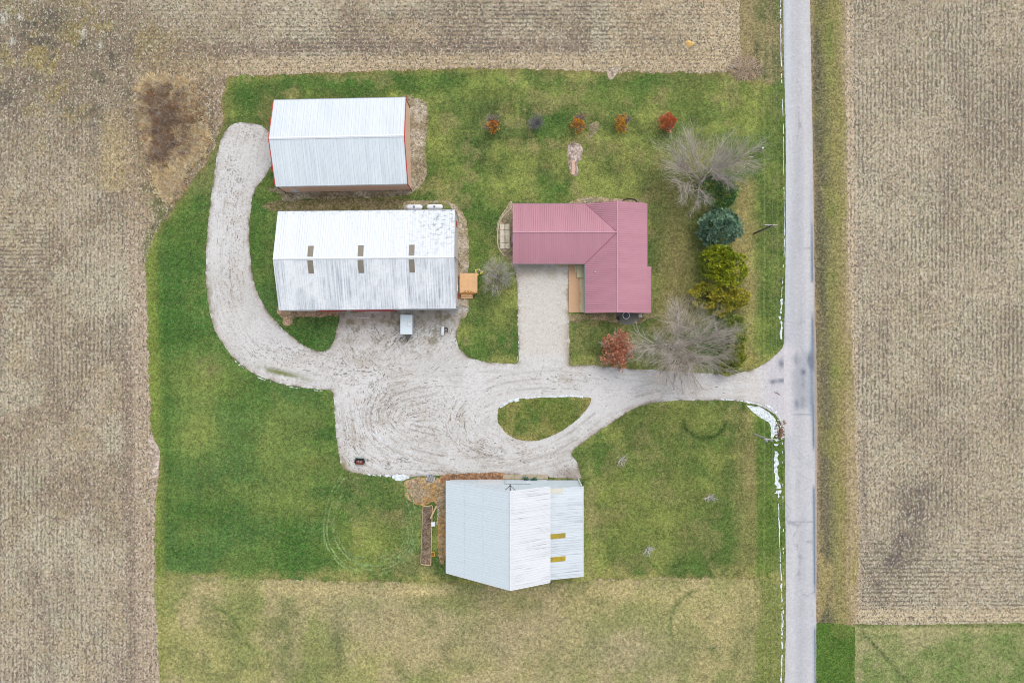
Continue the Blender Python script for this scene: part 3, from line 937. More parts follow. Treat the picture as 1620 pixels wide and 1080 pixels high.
def drive_col(X, Y, px, py, d):
    n = fbm(X, Y, 5, 601, 4); n2 = fbm(X, Y, 1.8, 602, 4)
    st = flow_streaks(X, Y, 4, 14)
    sf = flow_streaks(X, Y, 9, 3)
    c = np.tile(K(214, 212, 209), (len(X), 1))
    c = mixc(c, K(202, 200, 195), sstep(.45, .65, n) * .6)
    c = mixc(c, K(219, 218, 217), sstep(.5, .65, fbm(X, Y, 9, 605, 3)) * .6)
    # garage apron is cleaner, warmer concrete-like stone
    m = box(px, py, 815, 400, 903, 560, 10)
    c = mixc(c, K(212, 207, 198), m)
    m2 = box(px, py, 818, 415, 900, 440, 8) + np.exp(-np.clip(897 - px, 0, 99) / 5) * box(px, py, 800, 420, 910, 580, 6)
    c = mixc(c, K(178, 168, 150), np.clip(m2, 0, 1) * sstep(.35, .6, n2) * .6)
    dirt = np.zeros(len(X))
    for b, a in (((680, 660, 70, 55), .55), ((605, 640, 40, 60), .8), ((560, 690, 22, 50), .8), ((630, 655, 26, 20), .9), ((725, 660, 18, 20), .9), ((760, 710, 40, 20), .8), ((560, 580, 60, 30), .9),
                 ((640, 530, 90, 24), .9), ((370, 300, 22, 80), .7), ((365, 430, 20, 80), .6), ((440, 560, 60, 20), .8), ((890, 600, 40, 12), .6), ((620, 730, 70, 14), .7), ((390, 215, 30, 14), .6),
                 ((900, 742, 24, 12), .9), ((950, 690, 60, 16), .3), ((860, 720, 40, 12), .4), ((1080, 620, 90, 10), .25), ((700, 745, 40, 8), .6)):
        dirt = np.maximum(dirt, blob(px, py, *b) * a)
    core = dirt * (1 - m)
    c = mixc(c, K(150, 140, 130), sstep(.5, 1.8, st) * (0.22 + .75 * core) * (1 - .8 * m))
    c = mixc(c, K(104, 98, 92), sstep(1.5, 2.2, sf) * np.clip(.1 + 1.1 * core, 0, 1) * (1 - .85 * m) * .9)
    trk = np.zeros(len(X))
    for Pp, off, am in ((PATHS[2], .85, .8), (PATHS[2], -.8, .9), (PATHS[2], 2.2, .5), (PATHS[2], -2.4, .5), (PATHS[3], .85, .75), (PATHS[3], -.85, .75), (PATHS[3], -2.2, .5), (PATHS[0], .9, .3), (PATHS[0], -.9, .3), (PATHS[4], .8, .6), (PATHS[4], -.8, .6)):
        A = smooth_open(toW(Pp), .8)
        dd = np.full(len(X), 9.); sg = np.zeros(len(X))
        for a, b in zip(A[:-1], A[1:]):
            ab = b - a; L2 = ab.dot(ab) + 1e-9
            tt = np.clip(((X - a[0]) * ab[0] + (Y - a[1]) * ab[1]) / L2, 0, 1)
            ex = X - a[0] - tt * ab[0]; ey = Y - a[1] - tt * ab[1]
            q = np.hypot(ex, ey); w = q < dd
            dd = np.where(w, q, dd); sg = np.where(w, np.sign(ab[0] * ey - ab[1] * ex), sg)
        trk = np.maximum(trk, am * np.exp(-((dd * sg - off) / .2) ** 2))
    trk *= sstep(.42, .62, fbm(X, Y, 3.4, 660, 4))
    c = mixc(c, K(154, 145, 137), trk * .6)
    c = mixc(c, K(186, 178, 172), sstep(.2, 1.6, -st) * .2 * (.3 + core))
    c = mixc(c, K(176, 164, 146), core * sstep(.5, .66, n2) * .5)
    # weeds and soil by the pole barn front
    m = box(px, py + (n2 - .5) * 30, 535, 488, 732, 516, 8)
    c = mixc(c, K(164, 150, 128), m * .6)
    c = mixc(c, K(128, 122, 88), m * sstep(.5, .62, fbm(X, Y, .9, 621, 4)) * .7)
    c = mixc(c, K(124, 120, 84), box(px, py, 545, 510, 700, 560, 14) * sstep(.56, .66, fbm(X, Y, 1.0, 620, 4)) * .6)
    c = mixc(c, K(124, 128, 80), (blob(px, py, 330, 500, 7, 40) + blob(px, py, 445, 590, 40, 5, 14)) * sstep(.4, .6, n2))
    c = mixc(c, K(150, 138, 126), blob(px, py, 900, 748, 26, 10) * .8)
    c = mixc(c, K(146, 140, 96), blob(px, py, 543, 738, 7, 14) * sstep(.35, .5, n2))
    # margin: soil, stones, frost
    e = np.exp(-d / 0.4)
    c = mixc(c, K(150, 132, 110), e * sstep(.35, .6, n2) * .75)
    c = mixc(c, K(108, 96, 78), np.exp(-d / 0.22) * sstep(.45, .6, fbm(X, Y, .9, 640, 3)) * .9)
    # stone spilled on to the road
    m = sstep(1195, 1225, px) * box(px, py, 1100, 540, 1300, 690, 14)
    c = mixc(c, K(204, 200, 204), m)
    c = mixc(c, K(132, 136, 146), m * (blob(px, py, 1236, 575, 5, 8) + blob(px, py, 1236, 602, 9, 4) + blob(px, py, 1222, 604, 5, 4)) * sstep(.4, .55, n2))
    c = mixc(c, K(204, 194, 186), box(px, py, 1085, 600, 1200, 628, 8) * sstep(.4, .6, fbm(X * .3, Y * 2, 2, 650, 3)) * .6)
    fleck = np.clip(.12 + .9 * core + .6 * e, 0, 1) * (1 - .6 * sstep(960, 1020, px))
    return np.clip(c, 0.01, 1), {'fleck': fleck}


DRIVE = [(1254, 522), (1242, 540), (1235, 553), (1222, 566), (1205, 578), (1185, 586), (1160, 591), (1120, 590), (1060, 586), (1000, 583), (960, 580), (925, 577), (903, 577),
         (901, 560), (900, 500), (899, 440), (899, 408), (816, 408), (817, 440), (819, 480), (819, 520), (820, 560), (818, 574),
         (800, 575), (775, 573), (750, 568), (733, 558), (724, 545), (722, 530), (727, 512), (733, 498), (736, 484), (640, 484), (540, 488), (537, 500), (533, 520), (528, 540), (520, 552), (510, 556),
         (495, 553), (478, 544), (460, 531), (443, 515), (428, 498), (415, 478), (405, 455), (399, 430), (396, 400), (394, 370), (396, 340), (399, 315), (405, 298), (415, 285), (425, 270), (432, 255),
         (434, 235), (430, 215), (419, 203), (408, 197), (390, 194), (372, 196), (360, 203), (352, 215), (346, 235), (341, 260), (337, 290), (333, 320), (330, 350), (327, 380), (326, 410), (326, 440),
         (328, 470), (333, 500), (342, 525), (355, 548), (370, 566), (390, 583), (415, 597), (445, 607), (480, 613), (510, 616), (525, 619), (528, 630), (530, 660), (532, 690), (535, 715), (540, 735),
         (548, 744), (570, 749), (600, 752), (640, 754), (690, 752), (720, 750), (800, 750), (870, 754), (916, 758), (917, 745), (912, 730), (905, 720), (908, 710), (925, 698), (945, 684), (970, 667), (990, 653), (1005, 645),
         (1030, 638), (1060, 634), (1100, 633), (1140, 633), (1170, 635), (1195, 640), (1215, 648), (1230, 660), (1240, 676), (1254, 690)]
sheet('driveway', DRIVE, 0.042, 0.17, drive_col, M_GRAVEL, jag=0.16, seed=15)


def island_col(X, Y, px, py, d):
    n = fbm(X, Y, 3, 701, 4)
    c = np.tile(K(104, 116, 56), (len(X), 1))
    c = mixc(c, K(134, 132, 76), sstep(.5, .65, n) * .7)
    c = mixc(c, LUSH, sstep(.52, .66, fbm(X, Y, 2.5, 702, 4)) * .5)
    c = mixc(c, LUSH, blob(px, py, 846, 664, 8, 9) * .9)
    c = mixc(c, K(160, 144, 94), np.exp(-d / .5) * sstep(.4, .6, n) * .7)
    return c


ISLAND = [(787, 657), (789, 646), (800, 637), (815, 632), (840, 629), (880, 628), (920, 628), (935, 630), (932, 641), (922, 655), (905, 670), (885, 683), (865, 692), (845, 697), (825, 696), (808, 690), (795, 679), (788, 667)]
sheet('lawn', ISLAND, 0.056, 0.3, island_col, M_LAWN, jag=0.14, seed=17)


def road_col(X, Y, px, py, d):
    n = fbm(X * 3, Y * .25, 6, 801, 4); n2 = fbm(X, Y, 1.6, 802, 4)
    c = np.tile(K(188, 189, 193), (len(X), 1))
    c = mixc(c, K(200, 199, 200), sstep(.45, .6, n) * .6)
    cx = 1263 + (py - 400) * .006
    c = mixc(c, K(176, 176, 180), np.exp(-((px - cx) / 5) ** 2) * .35)
    for o_ in (-13, 13):
        c = mixc(c, K(206, 205, 206), np.exp(-((px - cx - o_) / 5) ** 2) * .4 * sstep(.3, .6, fbm(X * 2, Y * .15, 6, 811, 3)))
    crk = np.abs(fbm(X, Y * .5, 5, 815, 4) - .5)
    c = mixc(c, K(146, 147, 152), (1 - sstep(.002, .012, crk)) * sstep(.5, .6, fbm(X, Y, 12, 816, 3)) * .55)
    c = mixc(c, K(198, 210, 218), np.exp(-((px - 1245) / 4) ** 2) * .5 * sstep(700, 300, py))
    xr = px - (1289 + (py - 600) * .008)
    m = np.exp(-((xr + 3.0) / 2.0) ** 2) * sstep(.36, .5, fbm(X, Y, 8, 805, 3) + .0)
    c = mixc(c, K(108, 126, 144), m * sstep(250, 420, py))
    m = np.exp(-((xr + 5) / 3) ** 2) * box(px, py, 1270, 540, 1300, 660, 20)
    c = mixc(c, K(128, 150, 168), m * .8)
    m = box(px + (n2 - .5) * 8, py + (n2 - .5) * 20, 1255, 560, 1292, 648, 8)
    c = mixc(c, K(120, 128, 142), m * (.35 + .6 * sstep(.4, .6, fbm(X * 1.4, Y * .5, 4, 818, 4))))
    c = mixc(c, K(108, 116, 130), (blob(px, py, 1271, 588, 4, 5) + .6 * blob(px, py, 1270, 622, 3, 22)) * sstep(.38, .55, n2) * .9)
    for yy, x0, x1 in ((655.5, 1246, 1290), (824.5, 1244, 1292), (392, 1270, 1290)):
        c = mixc(c, K(140, 146, 154), np.exp(-((py - yy + (n2 - .5) * 1.5) / 1.0) ** 2) * sstep(x0, x0 + 6, px) * sstep(.3, .5, n2 + .1) * .8)
    # tyre scuffs turning in at the mouth of the drive
    for r, a in ((86, .25), (92, .25), (110, .2)):
        rr = np.hypot(px - 1330, py - 660)
        c = mixc(c, K(164, 168, 176), np.exp(-((rr - r) / 1.2) ** 2) * a * box(px, py, 1230, 640, 1300, 790, 20))
    # crumbling west edge
    e = np.clip(px - (1240 + (py - 540) * .002), 0, 99)
    c = mixc(c, K(150, 142, 132), np.exp(-e / 1.2) * .7 * sstep(.3, .5, n2 + .1))
    c = mixc(c, K(170, 150, 130), np.exp(-np.clip(-xr, 0, 99) / .8) * .8)
    m = sstep(1262, 1246, px + (n2 - .5) * 10) * box(px, py, 1200, 545, 1300, 685, 10)
    c = mixc(c, K(206, 202, 205), m)
    return c


sheet('road', [(1238, -160), (1238.5, 0), (1241, 130), (1243, 220), (1243, 330), (1242, 440), (1240, 540), (1240, 620), (1241, 700), (1242, 800), (1243, 900), (1243, 1000), (1242, 1240),
               (1291, 1240), (1291, 1080), (1292, 850), (1293, 700), (1292, 600), (1289, 450), (1287, 300), (1284, 150), (1281.5, 0), (1281, -160)],
      0.05, 0.22, road_col, M_ROAD, jag=0.09, seed=19)


# --- turning tracks pressed into the west lawn, ruts and loose dark soil on the gravel
def ribbon(m, pts, w, z, col, keep):
    prev = None
    n = len(pts)
    for i in range(n):
        t = pts[min(i + 1, n - 1)] - pts[max(i - 1, 0)]; t = t / (np.linalg.norm(t) + 1e-9)
        nn = np.array([-t[1], t[0]]); k = keep[i]
        if k <= .02:
            prev = None; continue
        a = pts[i] + nn * w * k; b = pts[i] - nn * w * k
        cur = [(a[0], a[1], z), (b[0], b[1], z)]
        if prev is not None:
            m.add(prev + cur, [(0, 1, 3, 2)], col)
        prev = cur


def lawn_tracks():
    m = MB(); rs = random.Random(21)
    zt = .036
    for (cx, cy, r, a0, a1, wd) in ((586, 836, 74, 100, 205, .1), (587, 836, 70, 60, 200, .09), (589, 835, 61, 40, 190, .11), (590, 834, 57, 110, 185, .09), (586, 834, 76, 20, 100, .08), (592, 836, 66, 0, 110, .1),
                                    (594, 836, 59, -20, 110, .09), (590, 838, 52, 20, 140, .07), (590, 832, 80, -30, 30, .08), (588, 838, 46, 10, 120, .06)):
        an = np.radians(np.arange(a0, a1, .8))
        P = toW([(cx + r * math.cos(a), cy + r * .98 * math.sin(a)) for a in an])
        kz = np.clip((fbm(P[:, 0], P[:, 1], 1.3, int(r), 4) - .38) * 6, 0, 1) * np.clip((np.arange(len(P)) + 1) / 12, 0, 1) * np.clip((len(P) - np.arange(len(P))) / 12, 0, 1)
        zt += .0015; ribbon(m, P, wd * 1.7, zt, tuple(K(122, 144, 90) * rs.uniform(.92, 1.1)), kz)
    for path, wd in (([(514, 862), (512, 835), (516, 805), (526, 775), (540, 752)], .1), ([(519, 858), (518, 832), (523, 803), (533, 775), (546, 755)], .09), ([(530, 856), (528, 830), (532, 806), (541, 780)], .09),
                     ([(656, 870), (660, 835), (655, 800), (644, 775), (632, 762)], .08), ([(648, 878), (653, 840), (648, 806), (640, 782)], .08), ([(640, 884), (646, 846), (641, 812)], .07)):
        P = smooth_open(toW(path), .12)
        kz = np.clip((fbm(P[:, 0], P[:, 1], 1.3, 9, 4) - .36) * 6, 0, 1)
        zt += .0015; ribbon(m, P, wd * 1.7, zt, tuple(K(112, 136, 84)), kz)
    o = m.build('tyre_track', M_LAWN); o['kind'] = 'structure'


lawn_tracks()


def gravel_ruts():
    m = MB(); rs = random.Random(33)
    cores = ((605, 640, 34, 60, 3), (560, 690, 22, 46, 2.2), (628, 655, 24, 22, 2), (725, 660, 22, 26, 1.6), (765, 708, 44, 18, 2), (620, 735, 70, 12, 1.6), (650, 600, 70, 40, 1.6), (370, 330, 16, 110, 1.6), (440, 565, 60, 22, 1.4),
             (560, 560, 50, 40, 1.6), (890, 605, 60, 10, .7), (860, 722, 50, 12, .8), (690, 700, 60, 30, 1.2), (660, 540, 60, 26, 1.2), (1060, 620, 90, 12, .5))
    tot = sum(c[4] for c in cores)
    segs = []
    for P in PATHS:
        A = smooth_open(toW(P), .8)
        segs += [(a, b) for a, b in zip(A[:-1], A[1:])]
    mids = np.array([(a + b) / 2 for a, b in segs]); dirs = np.array([(b - a) / np.linalg.norm(b - a) for a, b in segs])
    pool = toW(DRIVE)
    isl = toW(ISLAND)
    pal = [K(162, 153, 146), K(144, 136, 130), K(176, 165, 154), K(126, 119, 116), K(160, 147, 128)]
    n = 0
    while n < 620:
        c = rs.choices(cores, [q[4] for q in cores])[0]
        px, py = rs.gauss(c[0], c[2] * .75), rs.gauss(c[1], c[3] * .75)
        p = toW([(px, py)])[0]
        if not inside(pool, p[:1], p[1:])[0] or inside(isl, p[:1], p[1:])[0]:
            continue
        if edge_dist(pool, p[:1], p[1:])[0] < .5 or edge_dist(isl, p[:1], p[1:])[0] < .5:
            continue
        n += 1
        ln = rs.choice((.3, .4, .6, .8, 1.3)) * rs.uniform(.7, 1.2)
        pts = [p]; q = p.copy(); last = None
        for k in range(6):
            w = 1 / (((mids - q) ** 2).sum(1) + .5) ** 2
            i0 = int(np.argmax(w)); dxy = dirs[i0] + np.array([rs.gauss(0, .12), rs.gauss(0, .12)])
            if last is not None and dxy.dot(last) < 0: dxy = -dxy
            last = dxy; q = q + dxy * ln / 6; pts.append(q)
        wd = rs.uniform(.03, .085)
        kz = [.3, .8, 1, .9, 1, .7, .3]
        ribbon(m, np.array(pts), wd, .047 + n * 2e-5, tuple(pal[rs.randrange(5)] * rs.uniform(.95, 1.25)), kz)
    o = m.build('loose_soil', M_BARK); o['kind'] = 'stuff'


gravel_ruts()

def strip(name, x0, x1, y0, y1, z, col, mat):
    a, b = toW([(x0, y0), (x1, y1)])
    m = MB(); m.col = tuple(K(*col))
    n = 12
    for i in range(n):
        ya = a[1] + (b[1] - a[1]) * i / n; yb = a[1] + (b[1] - a[1]) * (i + 1) / n
        m.add([(a[0], ya, z), (b[0], ya, z), (b[0], yb, z), (a[0], yb, z)], [(3, 2, 1, 0)] if yb < ya else [(0, 1, 2, 3)])
    o = m.build(name, mat); o['kind'] = 'structure'


for y0, y1 in ((-160, -9000), (1240, 9000)):
    strip('road', 1239, 1290, y0, y1, .05, (192, 192, 196), M_ROAD)
    strip('verge', 1290, 1340, y0, y1, .016, (124, 122, 78), M_VERGE)
    strip('verge', 1180, 1239, y0, y1, .016, (114, 114, 76), M_VERGE)


# --- small worn sheets around buildings
def flat(c1, c2, seed, sc=1.6, edgec=None):
    def f(X, Y, px, py, d):
        n = fbm(X, Y, sc, seed, 4)
        c = np.tile(K(*c1), (len(X), 1))
        c = mixc(c, K(*c2), sstep(.4, .62, n) * .9)
        if edgec:
            c = mixc(c, K(*edgec), np.exp(-d / .5) * sstep(.35, .6, fbm(X, Y, 1, seed + 4, 3)))
        return c
    return f


sheet('gravel_strip', [(436, 296), (630, 280), (632, 160), (662, 158), (676, 166), (677, 200), (673, 240), (676, 270), (668, 292), (655, 303), (640, 309), (600, 313), (540, 314), (480, 316), (452, 318), (443, 308)], 0.036, 0.35,
      flat((186, 176, 156), (146, 132, 106), 901, 1.4, (120, 116, 74)), M_DIRT, jag=.25, seed=21)
sheet('gravel_strip', [(636, 325), (650, 318), (700, 317), (716, 322), (728, 330), (738, 350), (742, 390), (740, 430), (734, 440), (742, 470), (738, 500), (722, 504), (716, 490), (716, 330), (640, 336)], 0.036, 0.35,
      flat((190, 176, 158), (160, 146, 112), 905, 1.4, (128, 122, 80)), M_DIRT, jag=.25, seed=23)
sheet('dirt_strip', [(444, 484), (538, 484), (538, 498), (500, 501), (466, 502), (462, 512), (452, 516), (446, 506)], 0.036, 0.3, flat((186, 152, 122), (150, 128, 100), 909), M_DIRT, jag=.25, seed=25)
sheet('dirt_strip', [(440, 318), (640, 315), (636, 330), (440, 334)], 0.033, 0.3, flat((112, 108, 66), (134, 122, 88), 911), M_DIRT, jag=.25, seed=26)
sheet('dirt_patch', [(641, 760), (668, 755), (700, 757), (712, 770), (708, 800), (706, 860), (702, 890), (694, 880), (690, 800), (668, 800), (648, 792), (640, 776)], 0.048, 0.3,
      flat((160, 142, 116), (170, 132, 78), 915, 1.2, (182, 146, 92)), M_DIRT, jag=.3, seed=27)
sheet('mulch_bed', [(698, 752), (722, 749), (760, 748), (796, 747), (796, 760), (712, 762), (698, 764)], 0.05, 0.25, flat((156, 112, 82), (122, 90, 68), 917, .8, (172, 130, 90)), M_DIRT, jag=.2, seed=29)
sheet('dirt_patch', [(899, 499), (1030, 496), (1024, 506), (1000, 512), (960, 508), (930, 506), (903, 510)], 0.036, 0.3, flat((176, 150, 120), (128, 122, 84), 919, 1.2), M_DIRT, jag=.3, seed=31)
sheet('dirt_patch', [(905, 318), (925, 312), (950, 312), (990, 316), (1010, 314), (1014, 324), (905, 326)], 0.036, 0.3, flat((180, 160, 128), (150, 140, 100), 921, 1.0), M_DIRT, jag=.25, seed=33)
sheet('gravel_bed', [(787, 352), (800, 330), (812, 324), (816, 418), (812, 424), (806, 412), (795, 402), (788, 392), (786, 372)], 0.036, 0.25, flat((146, 136, 104), (176, 160, 132), 923, 1.0, (196, 180, 150)), M_DIRT, jag=.15, seed=35)
sheet('gravel_patch', [(898, 232), (904, 226), (918, 229), (922, 238), (920, 252), (914, 256), (916, 270), (912, 278), (904, 276), (899, 258)], 0.036, 0.22, flat((196, 180, 170), (150, 130, 120), 925, .7), M_DIRT, jag=.3, seed=37)
sheet('gravel_patch', [(960, 110), (966, 107), (979, 107), (975, 118), (968, 125), (962, 122)], 0.036, 0.22, flat((194, 180, 164), (170, 152, 130), 927, .7), M_DIRT, jag=.3, seed=39)
sheet('dirt_patch', [(236, 692), (243, 694), (251, 710), (252, 740), (246, 756), (239, 745), (237, 715)], 0.036, 0.3, flat((204, 188, 174), (150, 134, 118), 929, 1.0), M_DIRT, jag=.3, seed=41)
sheet('garden_soil', [(670, 802), (683, 800), (681, 893), (666, 893)], 0.05, 0.22, flat((142, 124, 106), (116, 98, 84), 931, .7), M_DIRT, jag=.1, corner=True, seed=43)
sheet('gravel_patch', [(934, 196), (948, 192), (950, 200), (940, 214), (932, 222), (930, 210)], 0.036, 0.25, flat((150, 140, 108), (124, 120, 76), 933, .6), M_DIRT, jag=.35, seed=44)

# ------------------------------------------------------------------ old snow along the margins
def snow_strip(path, width, density, seed, fill=1.0):
    """a thin broken bank of old snow: flat ribbons of uneven width, with gaps"""
    P = smooth_open(toW(path), 0.16)
    n = len(P)
    a = np.arange(n) * 0.16
    zz = np.zeros(n)
    gapn = fbm(a, zz + seed * 7.3, .9, seed, 4, .7)
    lim = np.quantile(gapn, min(.999, fill))
    wl = width * (.25 + 1.1 * vnoise(a * 2.2, zz + seed, 11) * vnoise(a * .5, zz + seed, 12) * 1.6)
    wr = width * (.25 + 1.1 * vnoise(a * 2.6, zz + seed, 13) * vnoise(a * .6, zz + seed, 14) * 1.6)
    sh = width * .5 * (fbm(a, zz + 3 * seed, 2.2, 15, 3) - .5)
    m = MB(); prev = None
    for i in range(n):
        t = P[min(i + 1, n - 1)] - P[max(i - 1, 0)]; t = t / (np.linalg.norm(t) + 1e-9)
        nn = np.array([-t[1], t[0]])
        k = float(np.clip((lim - gapn[i]) / .03, 0, 1))
        if k <= 0:
            prev = None; continue
        c = P[i] + nn * sh[i]
        l = c + nn * wl[i] * .5 * k; r = c - nn * wr[i] * .5 * k
        cur = [(l[0], l[1], .05), (c[0] * .6 + l[0] * .4, c[1] * .6 + l[1] * .4, .062 + .05 * min(width, .6)), (c[0] * .6 + r[0] * .4, c[1] * .6 + r[1] * .4, .062 + .05 * min(width, .6)), (r[0], r[1], .05)]
        if prev is not None:
            m.add(prev + cur, [(0, 1, 5, 4), (1, 2, 6, 5), (2, 3, 7, 6)])
        prev = cur
    o = m.build('snow', M_SNOW)
    o['kind'] = 'stuff'
    return o


snow_strip([(1234.5, -60), (1234.5, 20), (1235, 60), (1236, 132)], .24, 1, 1, .9)
snow_strip([(1237, 146), (1239, 200), (1240, 300), (1241, 350), (1239, 430), (1236, 470)], .16, 1, 2, .8)
snow_strip([(1237, 470), (1235, 500), (1236, 520), (1234, 545)], .5, 4, 3, .8)
snow_strip([(1140, 631), (1160, 632), (1185, 636), (1206, 641)], .35, 5, 4, .9)
snow_strip([(1209, 640), (1222, 648), (1232, 658), (1237, 668)], .45, 5, 5, .9)
def white_col(X, Y, px, py, d):
    return np.tile(K(236, 242, 246), (len(X), 1))


sheet('snow', [(1181, 641), (1192, 642), (1206, 645), (1219, 654), (1228, 666), (1232, 680), (1226, 688), (1221, 693), (1219, 686), (1219, 673), (1212, 666), (1202, 660), (1191, 652), (1187, 646)], 0.064, 0.3, white_col, M_SNOW, jag=.22, kind='stuff', seed=61)
sheet('snow', [(622, 752), (632, 750), (645, 752), (649, 755), (640, 758), (628, 760), (621, 756)], 0.064, 0.3, white_col, M_SNOW, jag=.3, kind='stuff', seed=62)
snow_strip([(1229, 695), (1227, 715), (1229, 740), (1231, 780)], 1.0, 6, 7, .9)
snow_strip([(1231, 780), (1233, 850), (1236, 930), (1237, 1000), (1236, 1090)], .28, 2, 8, .9)
snow_strip([(1238, 690), (1238, 760), (1239, 860), (1239, 1000)], .16, 1, 9, .35)
snow_strip([(791, 644), (802, 637), (820, 631), (850, 628), (900, 627), (922, 628)], .5, 4, 10, .95)
snow_strip([(594, 656), (592, 668), (594, 680), (600, 692), (612, 703)], .22, 3, 11, .85)
snow_strip([(575, 749), (600, 752), (620, 753), (645, 755)], .4, 3, 12, .8)
snow_strip([(372, 571), (392, 587), (416, 600), (450, 610), (490, 616), (520, 619)], .2, 2, 14, .4)
snow_strip([(557, 503), (580, 503), (605, 502)], .25, 2, 16, .5)
snow_strip([(594, 736), (608, 737)], .12, 3, 17, .9)
snow_strip([(821, 536), (820, 552), (818, 570)], .16, 1, 18, .6)


# ------------------------------------------------------------------ buildings
def roof_panel(poly, up, mb, spacing=0.45, rw=0.05, rh=0.035, th=0.06, ribs=True):
    poly = [Vector(p) for p in poly]
    nrm = Vector((0, 0, 0))
    for i in range(len(poly)):
        a, b = poly[i], poly[(i + 1) % len(poly)]
        nrm += a.cross(b)
    nrm.normalize()
    if nrm.z < 0:
        nrm = -nrm; poly = poly[::-1]
    n = len(poly)
    low = [p - nrm * th for p in poly]
    fs = [tuple(range(n)), tuple(range(2 * n - 1, n - 1, -1))]
    for i in range(n):
        j = (i + 1) % n
        fs.append((j, i, i + n, j + n))
    mb.add(poly + low, fs)
    if not ribs: return
    t = Vector(up).normalized(); s = nrm.cross(t).normalized()
    o = poly[0]
    q = [((p - o).dot(s), (p - o).dot(t)) for p in poly]
    s0 = min(a for a, b in q); s1 = max(a for a, b in q)
    k = int((s1 - s0) / spacing)
    off = ((s1 - s0) - k * spacing) / 2
    for i in range(k + 1):
        sv = s0 + off + i * spacing
        hits = []
        for j in range(n):
            (a, b), (c, d) = q[j], q[(j + 1) % n]
            if (a - sv) * (c - sv) < 0:
                hits.append(b + (d - b) * (sv - a) / (c - a))
        if len(hits) < 2: continue
        t0, t1 = min(hits), max(hits)
        if t1 - t0 < .1: continue
        A = o + s * sv + t * t0; B = o + s * sv + t * t1
        w = s * rw / 2; w2 = s * rw * .25; hh = nrm * rh; e = nrm * -.01
        vs = [A - w + e, A + w + e, A + w2 + hh, A - w2 + hh, B - w + e, B + w + e, B + w2 + hh, B - w2 + hh]
        mb.add(vs, [(0, 1, 2, 3), (5, 4, 7, 6), (1, 5, 6, 2), (2, 6, 7, 3), (3, 7, 4, 0)])


def wall_mat(name, rgb, var=.06, along='Z'):
    t = NT(name, 0.55, 0.3)
    p = t.coord('Object'); x, y, z = t.sep(p)
    r = t.math('PINGPONG', t.math('ADD', t.math('ADD', x, y), 300.0), 0.15)
    n = t.noise(p, 1.2, 5, 0.65)
    f = t.math('MULTIPLY', t.remap(r, 0.0, 0.05, 0.88, 1.0), t.remap(n, 0.3, 0.7, 1 - var, 1 + var))
    return t.base(t.scale(K4(*rgb), f))


M_WHITE = mat_plain('white_paint', (232, 236, 240), .5, .05)
M_RED = mat_plain('red_trim', (196, 66, 62), .5, .12)
M_DARK = mat_plain('dark_metal', (62, 62, 64), .5, .2)
M_GREY = mat_plain('grey_metal', (150, 156, 164), .45, .12)
M_GLASS = mat_plain('window_glass', (70, 82, 92), .08, .1, spec=.6)
M_TANW = wall_mat('tan_siding', (246, 206, 180))
M_GREYW = wall_mat('grey_siding', (222, 216, 218))
M_REDW = wall_mat('red_siding', (186, 60, 56))
M_WHITEW = wall_mat('pale_siding', (222, 236, 244))
M_HOUSEW = wall_mat('house_siding', (206, 200, 186))
M_SKYL = mat_plain('grey_skylight', (136, 128, 114), .35, .18, 2.0)
M_SKYY = mat_plain('yellow_skylight', (172, 150, 40), .35, .25, 1.5, dirt=(120, 112, 70))
M_WOOD = mat_plain('weathered_wood', (168, 150, 124), .85, .2, 4.0)
M_PALEWOOD = mat_plain('pale_board', (206, 178, 142), .8, .15, 4.0)
M_CONC = mat_plain('concrete', (202, 186, 156), .9, .12, 2.0, dirt=(170, 158, 122))


def gable_walls(L, Wd, he, hr, inset=0.0):
    """gable ended shell, ridge along X"""
    x0, x1, y0, y1 = -L / 2 + inset, L / 2 - inset, -Wd / 2 + inset, Wd / 2 - inset
    m = MB()
    v = [(x0, y0, 0), (x1, y0, 0), (x1, y1, 0), (x0, y1, 0), (x0, y0, he), (x1, y0, he), (x1, y1, he), (x0, y1, he), (x0, 0, hr), (x1, 0, hr)]
    m.add(v, [(0, 1, 5, 4), (2, 3, 7, 6), (1, 2, 6, 9, 5), (3, 0, 4, 8, 7), (3, 2, 1, 0)])
    return m


def ridge_cap(L, z, w=0.28, over=0.0):
    m = MB()
    x0, x1 = -L / 2 - over, L / 2 + over
    v = []
    for x in (x0, x1):
        v += [(x, -w, z - w * .3), (x, 0, z + .05), (x, w, z - w * .3), (x, w, z - w * .3 - .04), (x, 0, z - .02), (x, -w, z - w * .3 - .04)]
    m.add(v, [(0, 6, 7, 1), (1, 7, 8, 2), (2, 8, 9, 3), (3, 9, 10, 4), (4, 10, 11, 5), (5, 11, 6, 0), (0, 1, 2, 3, 4, 5), (11, 10, 9, 8, 7, 6)])
    return m


def add_door(parent, name, mat, cx, cy, axis, w, h, z0=0.0, out=0.05, label=None, handle=True):
    m = MB()
    if axis == 'X':  # in a wall facing +-X
        s = 1 if out > 0 else -1
        m.box(min(cx, cx + out), cy - w / 2, z0, max(cx, cx + out), cy + w / 2, z0 + h, .01)
    else:
        m.box(cx - w / 2, min(cy, cy + out), z0, cx + w / 2, max(cy, cy + out), z0 + h, .01)
    o = m.build(name, mat, parent)
    if label: o['label'] = label
    return o


